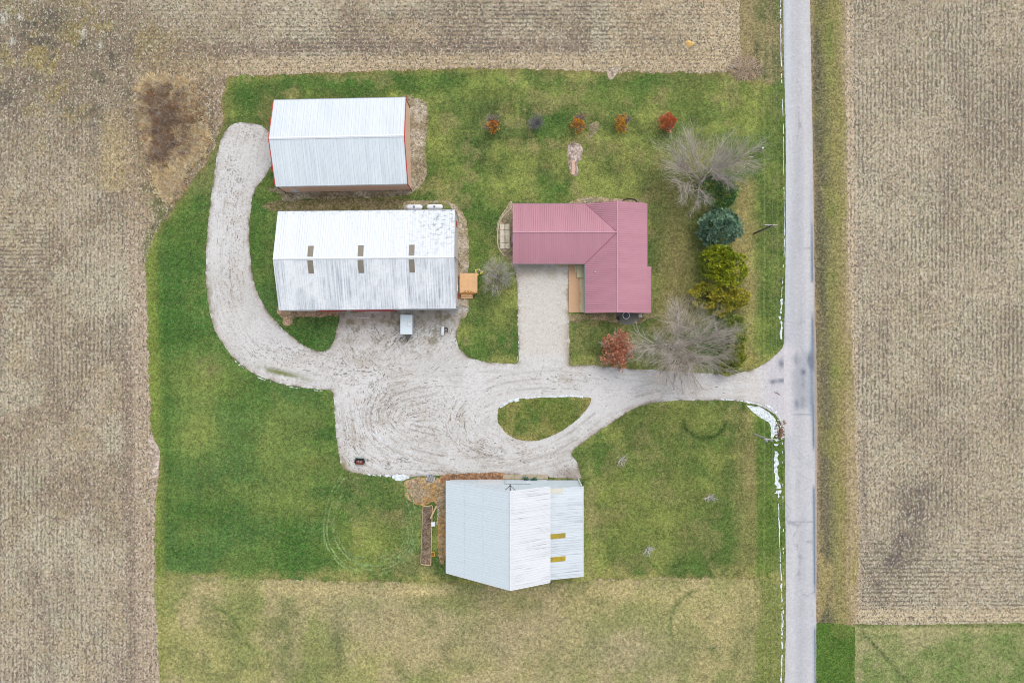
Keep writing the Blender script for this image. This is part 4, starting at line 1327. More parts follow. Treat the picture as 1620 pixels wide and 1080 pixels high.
def add_window(parent, cx, cy, axis, w, h, z0, out):
    f = MB(); g = MB()
    t = .08
    def bx(mb, a0, a1, b0, b1, d0, d1):
        lo, hi = min(d0, d1), max(d0, d1)
        if axis == 'X': mb.box(cx + lo, cy + a0, b0, cx + hi, cy + a1, b1)
        else: mb.box(cx + a0, cy + lo, b0, cx + a1, cy + hi, b1)
    sgn = 1 if out > 0 else -1
    bx(f, -w / 2, w / 2, z0, z0 + t, 0, sgn * .07); bx(f, -w / 2, w / 2, z0 + h - t, z0 + h, 0, sgn * .07)
    bx(f, -w / 2, -w / 2 + t, z0 + t, z0 + h - t, 0, sgn * .07); bx(f, w / 2 - t, w / 2, z0 + t, z0 + h - t, 0, sgn * .07)
    bx(f, -t / 3, t / 3, z0 + t, z0 + h - t, 0, sgn * .06)
    bx(g, -w / 2 + t, w / 2 - t, z0 + t, z0 + h - t, 0, sgn * .03)
    fo = f.build('window', M_WHITE, parent)
    g.build('pane', M_GLASS, fo)
    return fo


def set_edge(o, fn):
    me = o.data
    co = np.zeros(len(me.vertices) * 3); me.vertices.foreach_get('co', co); co = co.reshape(-1, 3)
    set_attr(me, 'edge', fn(co[:, 0], co[:, 1]))


def subdivided_panel_edge(L, hw, he, hr, sgn, fn, mat, parent, name='roof', spacing=.45):
    """slope with ribs; eave at sgn*hw, ridge at 0; cut finely enough to carry its wear mask"""
    m = MB()
    up = Vector((0, -sgn * hw, hr - he))
    roof_panel([(-L / 2, sgn * hw, he), (L / 2, sgn * hw, he), (L / 2, 0, hr), (-L / 2, 0, hr)], up, m, spacing)
    # wear skin: fine grid 3 mm above
    nx, ny = 90, 26
    vs = []; fs = []
    nrm = up.cross(Vector((1, 0, 0))); nrm = nrm if nrm.z > 0 else -nrm; nrm.normalize()
    for j in range(ny + 1):
        t = j / ny
        for i in range(nx + 1):
            p = Vector((-L / 2 + L * i / nx, sgn * hw * (1 - t), he + (hr - he) * t)) + nrm * .004
            vs.append(p)
    for j in range(ny):
        for i in range(nx):
            a = j * (nx + 1) + i
            q = (a, a + 1, a + nx + 2, a + nx + 1)
            fs.append(q if sgn < 0 else q[::-1])
    m.add(vs, fs)
    o = m.build(name, mat, parent)
    set_edge(o, fn)
    return o


# ---- tan machine shed with red trim
def machine_shed():
    he, hr = 5.0, 7.9
    c = W(538.9, 224.7, he)
    L, Wd = 23.0, 15.05
    t = thing('machine_shed', 'tan metal shed with clean white roof and red trim, beside the gravel turnaround', 'shed', (c.x, c.y, 0), R(1.15))
    hw = Wd / 2
    gable_walls(L, Wd, he - .09, hr - .09, .05).build('wall', M_TANW, t)
    ma = mat_roof('white_roof', (222, 229, 234), (200, 212, 222), .8, (.42, .6), band=.03)
    mb_ = mat_roof('white_roof_grey_runs_lifted', (232, 241, 246), (204, 215, 223), .9, (.36, .56), band=.03)  # lower slope: base colour lifted to make up for its shade, plus dirt runs
    for sgn, mt in ((1, ma), (-1, mb_)):
        m = MB()
        roof_panel([(-L / 2, sgn * hw, he), (L / 2, sgn * hw, he), (L / 2, 0, hr), (-L / 2, 0, hr)], (0, -sgn * hw, hr - he), m, .6)
        m.build('roof', mt, t)
    ridge_cap(L, hr + .06, .22).build('ridge_cap', M_WHITE, t)
    for sx in (-1, 1):
        m = MB()
        for sgn in (-1, 1):
            x0, x1 = (L / 2 + .004, L / 2 + .13) if sx > 0 else (-L / 2 - .13, -L / 2 - .004)
            v = []
            for x in (x0, x1):
                v += [(x, sgn * (hw + .05), he - .22), (x, sgn * (hw + .05), he + .06), (x, sgn * .002, hr + .06), (x, sgn * .002, hr - .2)]
            m.add(v, [(0, 1, 2, 3), (7, 6, 5, 4), (0, 4, 5, 1), (1, 5, 6, 2), (2, 6, 7, 3), (3, 7, 4, 0)])
        m.build('rake_trim', M_RED, t)
    for sgn in (-1, 1):
        m = MB(); m.box(-L / 2, min(sgn * (hw + .005), sgn * (hw + .13)), he - .16, L / 2, max(sgn * (hw + .005), sgn * (hw + .13)), he - .03, .02)
        m.build('gutter', M_GREY, t)
    for (x, y) in ((L / 2 - .02, -hw - .02), (-L / 2 + .1, -hw - .02), (L / 2 - .02, hw + .02)):
        m = MB(); m.tube([(x, y, he - .2), (x, y, .3), (x + .05, y - .3 if y < 0 else y + .3, .12)], .06, 6)
        m.build('downspout', M_DARK, t)
    for x, y in ((L / 2 - .05, -hw + .05), (L / 2 - .05, hw - .05)):
        m = MB(); m.box(x - .03, y - .1, 0, x + .06, y + .1, he - .15); m.build('corner_trim', M_RED, t)
    o = add_door(t, 'sliding_door', M_WHITE, -L / 2 + .05, 0, 'X', 6, 4.2, .05, -.09)
    o = add_door(t, 'door', M_WHITE, -L / 2 + 2.2, -hw + .05, 'Y', 1.0, 2.1, .05, -.06)
    m = MB(); m.box(-.03, -.03, 0, .03, .03, .12); k = m.build('handle', M_DARK, o); k.location = (-L / 2 + 2.55, -hw - .03, 1.05)
    return t


machine_shed()


# ---- long pole barn, white weathered roof with six skylights
def pole_barn():
    he, hr = 6.2, 8.9
    c = W(580.5, 411.2, he)
    L, Wd = 30.63, 17.03
    hw = Wd / 2
    t = thing('pole_barn', 'long grey and red pole barn with weathered white roof and six grey skylights', 'barn', (c.x, c.y, 0), R(0.6))
    gable_walls(L, Wd, he - .09, hr - .09, .04).build('wall', M_GREYW, t)
    mn = mat_roof('weathered_white_roof', (230, 234, 238), (214, 222, 230), .6, (.45, .65), speck=(104, 126, 142), speck_amt=.7, edge=True, band=.02)
    ms = mat_roof('weathered_white_roof_grey_runs_lifted', (240, 244, 247), (168, 176, 186), 1.1, (.4, .56), speck=(120, 130, 140), speck_amt=.5, edge=True, band=.03)  # real grey runs; the lighter base paints light onto the slope facing off-sun
    subdivided_panel_edge(L, hw, he, hr, 1, lambda x, y: np.clip(1.1 * np.exp(-(((x - 13.4) / 2.6) ** 2 + ((y - 6.0) / 2.6) ** 2)) + .9 * np.exp(-((y - 8.6) / .5) ** 2) + .35 * np.exp(-((x - 11) / 5) ** 2), 0, 1), mn, t)
    subdivided_panel_edge(L, hw, he, hr, -1, lambda x, y: np.clip(.6 * np.exp(-((y + 8.6) / .4) ** 2) + .2, 0, 1), ms, t)
    ridge_cap(L, hr + .05, .16).build('ridge_cap', M_WHITE, t)
    sl = (hr - he) / hw
    for sgn in (1, -1):
        for x in (-9.05, -.55, 8.1):
            y0, y1 = (.35, 2.25) if sgn > 0 else (-2.45, -.3)
            m = MB()
            v = []
            for dz in (.012, .05):
                for (xx, yy) in ((x - .47, y0), (x + .47, y0), (x + .47, y1), (x - .47, y1)):
                    v.append((xx, yy, hr - abs(yy) * sl + dz))
            m.add(v, [(3, 2, 1, 0), (4, 5, 6, 7), (0, 1, 5, 4), (1, 2, 6, 5), (2, 3, 7, 6), (3, 0, 4, 7)])
            for k in range(3):
                xx = x - .25 + k * .25
                m.box(xx - .02, -.02, 0, xx + .02, .02, .001, M=Matrix.Translation((0, (y0 + y1) / 2, hr - abs((y0 + y1) / 2) * sl - .2)))
            m.build('skylight', M_SKYL, t)
    for sgn in (-1, 1):
        m = MB(); m.box(-L / 2, min(sgn * (hw + .004), sgn * (hw + .1)), he - .15, L / 2, max(sgn * (hw + .004), sgn * (hw + .1)), he - .02, .02)
        m.build('gutter', M_GREY, t)
    # red patches of the walls
    o = add_door(t, 'sliding_door', M_RED, 0.3, -hw + .04, 'Y', 7.5, 4.4, .05, -.14, 'red sliding door under the front eave')
    o = add_door(t, 'sliding_door', M_RED, -7.2, -hw + .04, 'Y', 4.5, 4.2, .05, -.1, 'red sliding door under the front eave')
    o = add_door(t, 'door', M_RED, L / 2 - .04, 6.6, 'X', 1.0, 2.6, 1.6, .06, 'red shutter door near the rear corner')
    o2 = add_door(t, 'door', M_RED, L / 2 - .04, -6.1, 'X', 1.0, 2.2, .3, .06, 'red door beside the wooden deck')
    m = MB(); m.box(-.02, -.02, 0, .04, .02, .12); k = m.build('handle', M_DARK, o2); k.location = (L / 2 + .03, -5.75, 1.3)
    add_window(t, L / 2 - .04, -4.7, 'X', 1.1, 1.1, 1.5, .07)
    m = MB(); m.tube([(L / 2 + .06, .1, hr - .6), (L / 2 + .3, -.1, 4.0), (L / 2 + .35, -.4, 1.2)], .045, 6); m.tube([(L / 2 + .06, -.3, hr - .7), (L / 2 + .3, -.5, 4.0), (L / 2 + .35, -.7, 1.2)], .03, 6)
    m.build('conduit', M_DARK, t)
    m = MB(); m.tube([(L / 2 - .02, hw - .15, he - .2), (L / 2 + .12, hw - .3, he - .6), (L / 2 + .1, hw - .3, .1)], .05, 6); m.build('downspout', M_DARK, t)
    m = MB(); m.tube([(L / 2 - .02, -hw + .15, he - .2), (L / 2 + .12, -hw + .3, he - .6), (L / 2 + .1, -hw + .3, .1)], .05, 6); m.build('downspout', M_DARK, t)
    return t


pole_barn()


# ---- the house: L plan under a burgundy metal roof
def house():
    he, hr = 2.8, 4.75
    k = S * (H - he) / H
    X = lambda p: (p - 810) * k
    Y = lambda p: (540 - p) * k
    c = W(925, 418, he)
    t = thing('house', 'single storey L shaped house with pinkish red ribbed metal roof', 'house', (c.x, c.y, 0))
    ox, oy = c.x, c.y
    P = lambda px, py, z: Vector((X(px) - ox, Y(py) - oy, z))
    mw = mat_roof('burgundy_roof_wing', (194, 141, 153), (176, 121, 136), .5, (.4, .65), rough=.4, along='Y', band=.04, ribd=.9)
    mm = mat_roof('burgundy_roof_main', (194, 141, 154), (176, 121, 137), .5, (.4, .65), rough=.4, along='X', band=.04, ribd=.9)
    # plan (photo map pixels at eave height)
    xl, xi, xr, xr2 = 811, 925.3, 1024, 1030.4
    yt, yi, yb, ys = 322.3, 417.4, 495, 421
    xm = (xi + xr) / 2; ym = (yt + yi) / 2
    sl = (hr - he) / ((xr - xi) / 2 * k)
    zw = hr
    J = P(xm - .8, ym, hr)
    roofs = []
    def panel(pts, up, mat):
        m = MB(); roof_panel(pts, up, m, .33, .05, .04, .08); return m.build('roof', mat, t)
    RL = P(xl, ym, hr); RT = P(xm - .8, yt - 1.3, hr); RB = P(xm - .8, yb, hr)
    panel([P(xl, yt, he), P(xi + 1, yt, he), J, RL], (0, -1, sl), mw)
    panel([P(xl, yi, he), P(xi, yi, he), J, RL], (0, 1, sl), mw)
    panel([P(xi + 1, yt, he), RT, J], (1, 0, sl), mm)
    panel([P(xi, yb, he), P(xi, yi, he), J, RB], (1, 0, sl), mm)
    panel([P(xr, yt - .6, he), P(xr, yb, he), RB, RT], (-1, 0, sl), mm)
    dz = (xr2 - xr) * k * sl
    panel([P(xr + .02, ys, he - .003), P(xr2, ys, he - dz), P(xr2, yb, he - dz), P(xr + .02, yb, he - .003)], (-1, 0, sl), mm)
    # ridge caps
    M_CAP = mat_plain('burgundy_cap', (206, 158, 172), .4, .06)
    m = MB(); m.tube([RL + Vector((0, 0, .02)), J + Vector((0, 0, .02))], .09, 6); m.build('ridge_cap', M_CAP, t)
    m = MB(); m.tube([RT + Vector((0, 0, .02)), RB + Vector((0, 0, .02))], .09, 6); m.build('ridge_cap', M_CAP, t)
    M_VAL = mat_plain('valley_flashing', (160, 98, 122), .45, .08)
    for A in (P(xi + 1, yt, he), P(xi, yi, he)):
        m = MB(); m.tube([A + Vector((0, 0, .02)), J + Vector((0, 0, .02))], .06, 5); m.build('valley', M_VAL, t)
    # walls, set in under the eaves
    m = MB()
    i = 4.5
    foot = [(xl + i, yt + i), (xr - i, yt + i), (xr - i, ys + 2), (xr2 - i, ys + 2), (xr2 - i, yb - 3), (xi + i, yb - 3), (xi + i, yi - i), (xl + i, yi - i)]
    n = len(foot)
    vs = [P(a, b, 0) for a, b in foot] + [P(a, b, he - .12) for a, b in foot]
    m.add(vs, [(j, (j + 1) % n, (j + 1) % n + n, j + n)[::-1] for j in range(n)] + [tuple(range(n, 2 * n))[::-1]])
    # gable triangles
    zr = hr - .12
    for (a, b, c2) in ((P(xl + i, yt + i, he - .12), P(xl + i, yi - i, he - .12), P(xl + i, ym, zr - .3)), (P(xi + i, yb - 3, he - .12), P(xr - i, yb - 3, he - .12), P(xm, yb - 3, zr - .3)), (P(xi + i, yt + i - 2, he - .12), P(xr - i, yt + i - 2, he - .12), P(xm, yt + i - 2, zr - .3))):
        m.poly([a, b, c2])
    m.build('wall', M_HOUSEW, t)
    # gutters and fascia
    M_FAS = mat_plain('green_gutter', (98, 118, 116), .4, .08)
    def gut(a, b, w=.11):
        m = MB(); d = (b - a); M = Matrix.Translation(a) @ d.to_track_quat('X', 'Z').to_matrix().to_4x4()
        m.box(0, -w / 2, -.14, d.length, w / 2, -.02, .02, M=M); m.build('gutter', M_FAS, t)
    gut(P(xl, yt - .55, he), P(xi + 1, yt - .55, he)); gut(P(xl, yi + .55, he), P(xi - 1, yi + .55, he))
    gut(P(xi - .5, yi + 1, he), P(xi - .5, yb, he)); gut(P(xr + .55, yt, he), P(xr + .55, ys - .5, he)); gut(P(xr2 + .55, ys, he - dz), P(xr2 + .55, yb, he - dz))
    # roof vent pipe
    m = MB(); q = P(940.5, 430.5, he + .75); m.tube([q - Vector((0, 0, .3)), q + Vector((0, 0, .22))], .09, 8); m.build('vent_pipe', M_WHITE, t)
    # doors and windows under the eaves
    for px in (836, 866):
        w = P(px, yi - i, 0); o = add_door(t, 'garage_door', M_WHITE, w.x, w.y, 'Y', 2.7, 2.2, .02, -.05)
    w = P(xi + i, 432, 0); o = add_door(t, 'door', M_WHITE, w.x, w.y, 'X', .95, 2.1, .1, -.05)
    m = MB(); m.box(-.05, -.02, 0, 0, .02, .1); kx = m.build('handle', M_DARK, o); kx.location = (w.x - .05, w.y - .3, 1.1)
    for px, py, ax, out in ((xi + i, 455, 'X', -.06), (xi + i, 478, 'X', -.06), (xr - i, 350, 'X', .06), (xr - i, 385, 'X', .06), (xr2 - i, 460, 'X', .06), (850, yt + i, 'Y', .06), (890, yt + i, 'Y', .06), (960, yb - 3, 'Y', -.06), (1000, yb - 3, 'Y', -.06), (xl + i, 350, 'X', -.06)):
        w = P(px, py, 0); add_window(t, w.x, w.y, ax, 1.4, 1.2, .95, out)
    # white cabinet on the west gable (sticks out from under the roof)
    m = MB(); w = P(xl + 1.2, 377, 0); m.box(w.x - .35, w.y - .65, .2, w.x + .5, w.y + .65, 1.9, .03); o = m.build('wall_cabinet', M_GREY, t)
    return t


house()


# ---- tall southern barn with lean-to
def barn():
    t = thing('barn', 'tall pale blue metal barn with streaked white right slope and attached lean-to', 'barn', (0, -33, 0))
    yf, yb = -24.65 + 33, -40.82 + 33
    L = (-11.66, 3.5); Rg = (-.31, 12.0); E = (6.46, 8.3); T = (6.5, 7.55); O = (12.3, 5.8)
    ma = mat_roof('pale_blue_roof', (231, 242, 248), (216, 229, 237), .6, (.4, .7), along='X', band=.012)
    mb_ = mat_roof('streaked_white_roof', (226, 229, 233), (140, 136, 136), 1.0, (.36, .6), along='X', band=.03, freq=5.0, sharp=(.5, .68))
    mc = mat_roof('lean_to_roof', (214, 222, 228), (150, 154, 158), 1.0, (.36, .6), along='X', band=.05, freq=5.0, sharp=(.48, .66))
    def slope(a, b, y0, y1, mat, name='roof', spacing=.5):
        m = MB(); roof_panel([(a[0], y0, a[1]), (a[0], y1, a[1]), (b[0], y1, b[1]), (b[0], y0, b[1])], (b[0] - a[0], 0, b[1] - a[1]), m, spacing, .05, .03)
        return m.build(name, mat, t)
    slope(L, Rg, yf, yb, ma); slope(E, Rg, yf, yb, mb_)
    lo = slope(O, T, -25.1 + 33, -40.75 + 33, mc, 'lean_to_roof')
    # sheet laps across the long slope
    m = MB()
    for f in (.31, .6):
        x = L[0] + (Rg[0] - L[0]) * f; z = L[1] + (Rg[1] - L[1]) * f
        m.box(-.03, yb + .02, -.01, .03, yf - .02, .045, M=Matrix.Translation((x, 0, z)))
    m.build('lap_seam', mat_plain('seam', (204, 220, 230), .5, .04), t)
    # ridge cap and edge trim
    m = MB(); m.tube([(Rg[0], yf + .05, Rg[1] + .02), (Rg[0], yb - .05, Rg[1] + .02)], .13, 6); m.build('ridge_cap', M_WHITE, t)
    M_TR = mat_plain('pale_trim', (236, 242, 246), .5, .04)
    for y, s in ((yf, 1), (yb, -1)):
        m = MB()
        for a, b in ((L, Rg), (Rg, E)):
            lo_, hi = (y + .004, y + .1) if s > 0 else (y - .1, y - .004)
            v = []
            for yy in (lo_, hi):
                v += [(a[0], yy, a[1] - .16), (a[0], yy, a[1] + .05), (b[0], yy, b[1] + .05), (b[0], yy, b[1] - .16)]
            m.add(v, [(0, 1, 2, 3), (7, 6, 5, 4), (0, 4, 5, 1), (1, 5, 6, 2), (2, 6, 7, 3), (3, 7, 4, 0)])
        m.build('rake_trim', M_TR, t)
    m = MB(); m.box(E[0] - .02, yb, E[1] - .1, E[0] + .06, yf, E[1] + .02); m.build('eave_trim', M_TR, t)
    m = MB(); m.box(O[0] + .004, -40.75 + 33, O[1] - .2, O[0] + .1, -25.1 + 33, O[1] + .02); m.build('eave_trim', M_TR, t)
    m = MB(); m.box(L[0] - .09, yb, L[1] - .12, L[0] - .004, yf, L[1] + .02); m.build('eave_trim', M_GREY, t)
    # walls
    wf, wb = -25.12 + 33, -40.45 + 33
    x0, x1, x2 = -11.2, 6.3, 12.1
    sl1 = (Rg[1] - L[1]) / (Rg[0] - L[0])
    zl = L[1] + (x0 - L[0]) * sl1 - .1
    m = MB()
    def prism(poly, ya, yb_):
        n = len(poly)
        v = [(x, ya, z) for x, z in poly] + [(x, yb_, z) for x, z in poly]
        m.add(v, [tuple(range(n)), tuple(range(2 * n - 1, n - 1, -1))] + [((j + 1) % n, j, j + n, (j + 1) % n + n) for j in range(n)])
    prism([(x0, 0), (x1, 0), (x1, E[1] - .05), (Rg[0], Rg[1] - .12), (x0, zl)], wf, wb)
    m.build('wall', M_WHITEW, t)
    m = MB()
    prism([(x1 + .01, 0), (x2, 0), (x2, O[1] - .1), (x1 + .01, T[1] - .1)], -25.2 + 33, -40.5 + 33)
    m.build('lean_to_wall', M_WHITEW, t)
    # front: hay hood bracket, doors
    m = MB(); z = 10.9
    m.tube([(Rg[0], wf, z), (Rg[0], wf + 1.55, z + .25)], .08, 6)
    m.tube([(Rg[0] - 1.15, wf + .02, z - .9), (Rg[0], wf + 1.3, z + .2)], .05, 5); m.tube([(Rg[0] + 1.15, wf + .02, z - .9), (Rg[0], wf + 1.3, z + .2)], .05, 5)
    m.build('hay_bracket', M_DARK, t)
    o = add_door(t, 'sliding_door', M_WHITE, -4.0, wf, 'Y', 4.4, 3.6, .05, .07)
    m = MB(); m.box(-1.3 + 0, wf + .004, 3.9, 3.3, wf + .08, 4.0); m.box(-1.3, wf + .004, .2, -1.22, wf + .07, 3.9); m.build('door_track', M_GREY, t)
    o = add_door(t, 'door', M_WHITE, 3.0, wf, 'Y', 1.0, 2.1, .05, .06)
    m = MB(); m.box(-.02, 0, 0, .02, .05, .12); kx = m.build('handle', M_DARK, o); kx.location = (3.35, wf + .06, 1.05)
    m = MB(); m.box(x2 - .12, -25.1 + 33, 0, x2 + .1, -24.98 + 33, 5.5); m.build('corner_trim', M_TR, t)
    # lean-to skylights
    sl = (T[1] - O[1]) / (T[0] - O[0])
    for ypx, ln, lab, mt in ((847, 2.7, None, M_SKYY), (883.5, 2.7, None, M_SKYY), (775.5, 2.3, 'faded whitish skylight near the front', mat_plain('faded_skylight', (214, 212, 196), .4, .1, dirt=(186, 178, 120)))):
        yc = (540 - ypx) * S * (H - 7.0) / H + 33
        m = MB(); v = []
        xa, xb = T[0] + .03, T[0] + ln
        for dz in (.01, .055):
            for (x, y) in ((xa, yc - .42), (xb, yc - .42), (xb, yc + .42), (xa, yc + .42)):
                v.append((x, y, T[1] + (x - T[0]) * sl + dz))
        m.add(v, [(3, 2, 1, 0), (4, 5, 6, 7), (0, 1, 5, 4), (1, 2, 6, 5), (2, 3, 7, 6), (3, 0, 4, 7)])
        o = m.build('skylight', mt, t)
        if lab: o['label'] = lab
    return t


barn()


# ------------------------------------------------------------------ trees
def rnd_dir(rs):
    while True:
        v = Vector((rs.uniform(-1, 1), rs.uniform(-1, 1), rs.uniform(-1, 1)))
        if .05 < v.length < 1: return v.normalized()


def grow(limbs, twigs, rs, p, d, length, rad, level, maxl, spread, nch, up=.12, wob=.2, cols=None, taper=.35, lenf=.58):
    n = 4 if level < 2 else 3
    pts = [p.copy()]; rads = [rad]
    q = p.copy(); dd = d.copy()
    for i in range(n):
        dd = (dd + rnd_dir(rs) * wob + Vector((0, 0, up))).normalized()
        q = q + dd * (length / n)
        pts.append(q.copy()); rads.append(rad * (1 - (1 - taper) * (i + 1) / n))
    c = np.array(cols[min(level, len(cols) - 1)]) * rs.uniform(.75, 1.25)
    tgt = limbs if level < 2 else twigs
    tgt.tube(pts, rads, 6 if level == 0 else (4 if level < 2 else 3), False, tuple(c))
    if level >= maxl: return
    k = nch[min(level, len(nch) - 1)]
    for i in range(k):
        f = .18 + .82 * (i + rs.random()) / k
        f = min(f, .99)
        a = f * n; j = int(a); r = a - j
        s = pts[j].lerp(pts[j + 1], r)
        base = (pts[j + 1] - pts[j]).normalized()
        side = base.cross(rnd_dir(rs)).normalized()
        nd = (base * math.cos(spread) + side * math.sin(spread) * rs.uniform(.7, 1.2)).normalized()
        grow(limbs, twigs, rs, s, nd, length * lenf * rs.uniform(.7, 1.2) * (1.15 - .4 * f), rads[j] * (.5 if level < 1 else .44), level + 1, maxl, spread, nch, up, wob, cols, taper, lenf)


GREYTWIG = [K(156, 150, 144), K(176, 170, 164), K(200, 195, 192), K(208, 203, 200)]
WARMTWIG = [K(160, 150, 140), K(186, 177, 168), K(208, 199, 188), K(208, 197, 186)]


def bare_tree(name, label, px, py, height, rad, nl, seed, cols=GREYTWIG, cat='tree', group=None, trunk_h=2.0, elev=(28, 68), maxl=3, nch=(7, 6, 5), trunk_r=.28, dirs=None, spread=.62, up=.1, lean=(0, 0), lenf=.58, extra=()):
    b = W(px, py, 0)
    t = thing(name, label, cat, (b.x, b.y, 0.03), 0, group)
    rs = random.Random(seed)
    limbs, twigs, trunk = MB(), MB(), MB()
    top = Vector((lean[0], lean[1], trunk_h))
    trunk.tube([(0, 0, -.1), (lean[0] * .3, lean[1] * .3, trunk_h * .4), top], [trunk_r * 1.25, trunk_r, trunk_r * .85], 8, True, tuple(cols[0] * .8))
    for i in range(nl):
        if dirs:
            az, el, ln = dirs[i % len(dirs)]
            az = R(az + rs.uniform(-6, 6)); el = R(el)
        else:
            az = 2 * math.pi * (i + rs.uniform(-.3, .3)) / nl; el = R(rs.uniform(*elev)); ln = 1
        ln = ln * min(rad / max(math.cos(el), .35), (height - trunk_h) * 1.15) * .8 * rs.uniform(.85, 1.1)
        d = Vector((math.cos(az) * math.cos(el), math.sin(az) * math.cos(el), math.sin(el)))
        grow(limbs, twigs, rs, top - Vector((0, 0, rs.uniform(0, .4))), d, ln, trunk_r * .5, 0, maxl, spread, nch, up, .2, cols, .4, lenf)
    for az, el, ln in extra:      # long low limbs, sparsely twigged
        d = Vector((math.cos(R(az)) * math.cos(R(el)), math.sin(R(az)) * math.cos(R(el)), math.sin(R(el))))
        grow(limbs, twigs, rs, top, d, ln, trunk_r * .4, 0, 3, .5, (5, 4, 3), up * .5, .16, cols, .3, .5)
    trunk.build('trunk', M_BARK, t)
    limbs.build('limbs', M_BARK, t)
    twigs.build('crown', M_BARK, t)
    return t


def leaf_quad(mb, p, d, side, ln, w, col):
    a = p - side * w * .5; 
    mb.add([p, p + d * ln * .5 + side * w * .5, p + d * ln, p + d * ln * .5 - side * w * .5], [(0, 1, 2, 3)], col)


def tuft(mb, rs, p, axis, n, ln, w, pal, spreadv=.9, lowf=.7):
    base = pal[rs.randrange(len(pal))]
    for i in range(n):
        d = (axis + rnd_dir(rs) * spreadv).normalized()
        s = d.cross(rnd_dir(rs)).normalized()
        c = tuple(np.array(base) * rs.uniform(lowf, 1.3))
        leaf_quad(mb, p + rnd_dir(rs) * ln * .15, d, s, ln * rs.uniform(.7, 1.2), w * rs.uniform(.7, 1.2), c)


EVB = 2.4


def evergreen(name, label, px, py, lumps, pal, seed, ntuft=900, nleaf=9, ln=.45, w=.16, trunk_h=2.0, cat='evergreen', group=None, spreadv=.8, up=.3):
    """lumps: (dx, dy, z, rx, ry, rz) in metres from the foot of the trunk"""
    b = W(px, py, 0)
    t = thing(name, label, cat, (b.x, b.y, .03), 0, group)
    rs = random.Random(seed)
    pal = [q * EVB for q in pal]
    m = MB(); core = MB()
    tot = sum(l[3] * l[4] + l[3] * l[5] for l in lumps)
    for L in lumps:
        k = int(ntuft * (L[3] * L[4] + L[3] * L[5]) / tot)
        # sub clumps make the outline uneven
        subs = []
        for i in range(max(12, k // 14)):
            d = rnd_dir(rs); 
            if d.z < -.35: d.z = -d.z * .5
            subs.append((d, rs.uniform(.7, 1.16), rs.randrange(len(pal))))
        for i in range(k):
            d0, sc, pi = subs[rs.randrange(len(subs))]
            d = (d0 + rnd_dir(rs) * .26).normalized()
            close = 1 - (d - d0).length * .9
            r = sc * (.72 + .34 * close) * rs.uniform(.9, 1.04)
            p = Vector((L[0] + d.x * L[3] * r, L[1] + d.y * L[4] * r, max(.15, L[2] + d.z * L[5] * r)))
            ax = (Vector((d.x / L[3], d.y / L[4], d.z / L[5])).normalized() + Vector((0, 0, up))).normalized()
            tuft(m, rs, p, ax, nleaf, ln, w, [pal[pi], pal[pi], pal[rs.randrange(len(pal))]], spreadv)
        # branches
        for i in range(14):
            d = rnd_dir(rs); d.z = abs(d.z) * .6
            core.tube([(L[0] * .5, L[1] * .5, L[2] * .5), (L[0] + d.x * L[3] * .85, L[1] + d.y * L[4] * .85, L[2] + d.z * L[5] * .8)], [.07, .02], 4, False, tuple(K(84, 72, 60)))
        core.tube([(0, 0, -.1), (L[0] * .7, L[1] * .7, L[2])], [.2, .08], 6, False, tuple(K(92, 78, 64)))
    core.build('trunk', M_BARK, t)
    m.build('crown', M_LEAF, t)
    return t


# big bare trees
bare_tree('bare_tree', 'large bare grey tree with twigs reaching over the driveway', 1066, 547, 11.5, 9.2, 13, 11, WARMTWIG, trunk_h=2.0, elev=(18, 74), nch=(11, 10, 9), trunk_r=.3, up=.07, extra=((232, 24, 8.5), (252, 20, 9.3), (268, 24, 9.6), (284, 20, 9.4), (300, 22, 9.2), (330, 26, 9.5), (5, 26, 9.5), (30, 30, 9)))
bare_tree('bare_tree', 'wide bare grey tree with long horizontal limbs, behind the blue spruce', 1104, 292, 11.5, 8.0, 11, 23, WARMTWIG, trunk_h=2.4, nch=(11, 10, 8), trunk_r=.28, up=.07,
          dirs=((22, 34, 1.0), (192, 30, 1.0), (60, 45, .9), (118, 42, .95), (150, 38, .95), (350, 36, .9), (80, 70, .8), (225, 36, .8), (40, 40, .95), (95, 40, .9), (170, 45, .9)))
bare_tree('bare_tree', 'bare grey tree between the wooden deck and the house', 788, 438, 6.0, 3.4, 12, 31, GREYTWIG, trunk_h=.7, elev=(25, 75), nch=(9, 8, 6), trunk_r=.14)
# the windbreak
GR = [K(72, 100, 52), K(60, 88, 46), K(84, 112, 56), K(66, 92, 60)]
BL = [K(84, 110, 90), K(72, 98, 80), K(98, 124, 100), K(62, 86, 70), K(112, 138, 112)]
OL = [K(116, 124, 28), K(100, 112, 26), K(134, 138, 34), K(84, 98, 28)]
OY = [K(134, 128, 40), K(120, 118, 36), K(146, 136, 50), K(98, 104, 36)]
evergreen('evergreen_tree', 'dark green evergreen half hidden under bare branches, above the blue spruce', 1130, 312, ((0, 0, 2.4, 3.1, 2.9, 2.4),), GR, 41, 1100, 8, .42, .14)
evergreen('spruce_tree', 'round blue green spruce in the windbreak', 1131, 365, ((0, 0, 2.6, 3.4, 3.0, 2.9), (.1, 0, 4.6, 1.7, 1.6, 1.5)), BL, 43, 1500, 10, .5, .12, spreadv=.75)
evergreen('evergreen_tree', 'broad olive green evergreen just below the blue spruce', 1133, 424, ((-1.2, .6, 2.8, 2.6, 2.6, 2.4), (1.2, -.3, 2.9, 2.9, 2.9, 2.6), (0.2, 1.4, 3.4, 2.0, 1.8, 2.0)), OL, 47, 1700, 9, .5, .17, up=.5)
